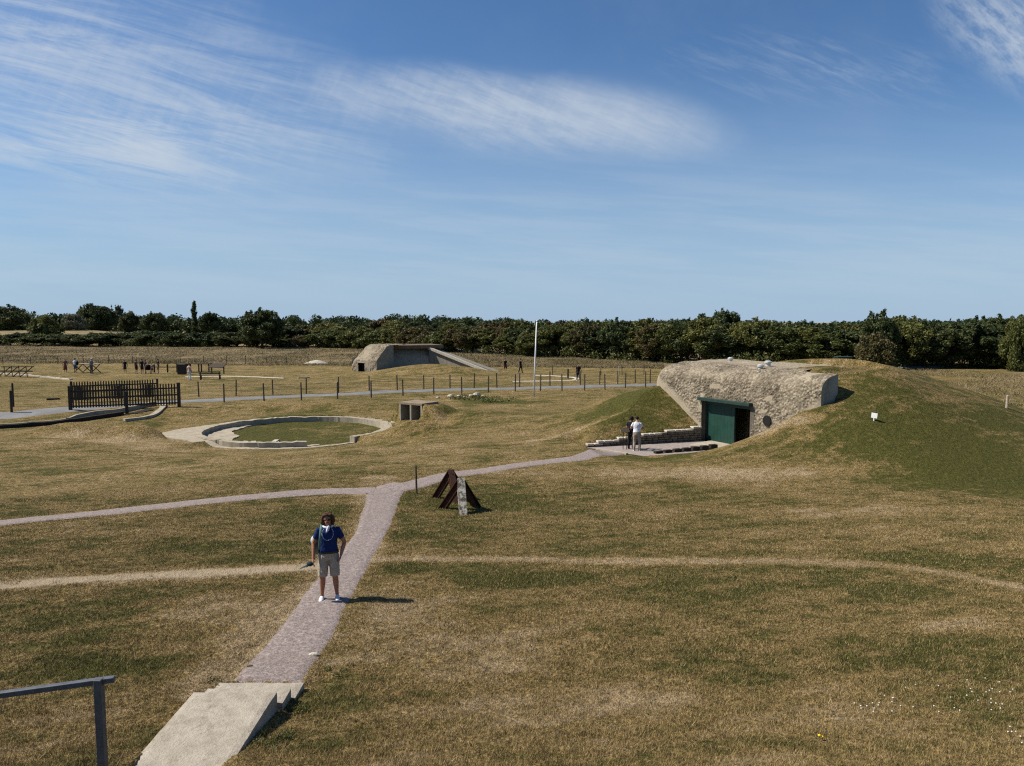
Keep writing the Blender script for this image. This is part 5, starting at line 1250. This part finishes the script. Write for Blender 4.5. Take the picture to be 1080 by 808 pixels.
def vec(a, b, c=0.):
    x = N('ShaderNodeCombineXYZ'); S(x.inputs[0], a); S(x.inputs[1], b); S(x.inputs[2], c); return x.outputs[0]
def nz(v, sc, det=6, ro=.6, dist=0):
    x = N('ShaderNodeTexNoise'); Lk(v, x.inputs['Vector']); x.inputs['Scale'].default_value = sc; x.inputs['Detail'].default_value = det; x.inputs['Roughness'].default_value = ro; x.inputs['Distortion'].default_value = dist; return x.outputs[0]
def rmp(v, a, b, lo=0., hi=1.):
    x = N('ShaderNodeMapRange', interpolation_type='SMOOTHSTEP'); S(x.inputs[0], v); x.inputs[1].default_value = a; x.inputs[2].default_value = b; x.inputs[3].default_value = lo; x.inputs[4].default_value = hi; return x.outputs[0]
def ell(ca, ce, ra, re, ang, soft=1.0, pert=None):
    """soft elliptical patch of cloud cover"""
    c, s = math.cos(ang), math.sin(ang); x = Mt('SUBTRACT', a_, ca); y = Mt('SUBTRACT', e_, ce)
    u = Mt('ADD', Mt('MULTIPLY', x, c/ra), Mt('MULTIPLY', y, s/ra)); v = Mt('ADD', Mt('MULTIPLY', x, -s/re), Mt('MULTIPLY', y, c/re))
    r = Mt('SQRT', Mt('ADD', Mt('MULTIPLY', u, u), Mt('MULTIPLY', v, v)))
    if pert is not None: r = Mt('ADD', r, pert)
    return rmp(r, 1.15, .05)
def rotv(ang, su, sv):
    c, s = math.cos(ang), math.sin(ang)
    return vec(Mt('ADD', Mt('MULTIPLY', a_, c*su), Mt('MULTIPLY', e_, s*su)), Mt('ADD', Mt('MULTIPLY', a_, -s*sv), Mt('MULTIPLY', e_, c*sv)))
wob = Mt('MULTIPLY', Mt('SUBTRACT', nz(vec(a_, e_), 5, 5, .6), .5), 1.1)
fib1 = nz(rotv(R(-14), 2.2, 22), 1.6, 9, .72, .6)      # long fibres
fib2 = nz(rotv(R(-20), 6, 34), 2.0, 7, .7, .3)
rip = nz(rotv(R(62), 10, 75), 1.0, 4, .6, .4)
soft = nz(vec(a_, e_), 2.5, 6, .6)
def P2(px, py):
    d = ray(px, py); return d[0]/d[1], d[2]/d[1]
c1 = P2(90, 75); c2 = P2(540, 118); c3 = P2(1075, 40); c4 = P2(870, 75); c5 = P2(60, 150); c6 = P2(660, 125)
left = ell(c1[0], c1[1], .44, .155, R(-16), pert=wob); left = Mt('MULTIPLY', left, Mt('ADD', rmp(fib1, .36, .74, .12, 1.), Mt('MULTIPLY', rmp(rip, .4, .7), .10)))
left2 = Mt('MULTIPLY', ell(c5[0], c5[1], .30, .05, R(-5), pert=wob), rmp(fib1, .36, .66))
mid_ = Mt('MULTIPLY', ell(c2[0], c2[1], .28, .056, R(-7), pert=Mt('MULTIPLY', wob, .7)), Mt('ADD', rmp(fib2, .30, .75, .35, 1.), Mt('MULTIPLY', rmp(rip, .40, .70), .12)))
mid2 = Mt('MULTIPLY', ell(c6[0], c6[1], .17, .05, R(-12), pert=wob), rmp(soft, .3, .7, .2, .6))
rgt = Mt('MULTIPLY', ell(c3[0], c3[1], .16, .07, R(-38), pert=wob), Mt('ADD', rmp(nz(rotv(R(-38), 3, 10), 6, 8, .7), .38, .68, .1, .8), rmp(nz(vec(a_, e_), 40, 5, .65), .4, .68, .0, .35)))
rg2 = Mt('MULTIPLY', ell(c4[0], c4[1], .22, .06, R(-5), pert=wob), rmp(fib2, .4, .8, 0, .35))
low = Mt('ADD', Mt('MULTIPLY', Mt('MULTIPLY', rmp(e_, .30, .10), rmp(e_, .0, .07)), rmp(nz(rotv(R(-4), 1.5, 16), 1.8, 6, .6), .35, .70, .0, .24)), 0.)
veil = rmp(soft, .45, .8, 0, .08)
tot = Mt('MULTIPLY', left, 1.15)
for q, wgt in ((left2, .80), (mid_, 1.15), (mid2, .7), (rgt, .9), (rg2, .8), (low, 1.), (veil, 1.)): tot = Mt('ADD', tot, Mt('MULTIPLY', q, wgt))
tot = Mt('MULTIPLY', Mt('SUBTRACT', 1., Mt('EXPONENT', Mt('MULTIPLY', tot, -1.15))), rmp(e_, -.02, .02))
tint = N('ShaderNodeMix', data_type='RGBA', blend_type='MULTIPLY'); tint.inputs[0].default_value = 1; Lk(sky.outputs[0], tint.inputs[6]); tint.inputs[7].default_value = (.72, .93, 1.10, 1)
mixn = N('ShaderNodeMix', data_type='RGBA'); Lk(tot, mixn.inputs[0]); hz_ = N('ShaderNodeMix', data_type='RGBA'); Lk(rmp(e_, .37, -.05, 0, .95), hz_.inputs[0]); Lk(tint.outputs[2], hz_.inputs[6]); hz_.inputs[7].default_value = (3.9, 5.4, 7.2, 1); Lk(hz_.outputs[2], mixn.inputs[6]); mixn.inputs[7].default_value = (6.2, 6.9, 7.7, 1)
Lk(mixn.outputs[2], bgn.inputs[0]); bgn.inputs[1].default_value = .066; Lk(bgn.outputs[0], out.inputs[0])

vs_ = scene.view_settings; vs_.view_transform = 'Standard'; vs_.look = 'None'; vs_.exposure = .52; vs_.gamma = 1; vs_.use_curve_mapping = False
scene.cycles.max_bounces = 5; scene.cycles.diffuse_bounces = 3; scene.cycles.use_denoising = False; scene.cycles.filter_width = 1.2
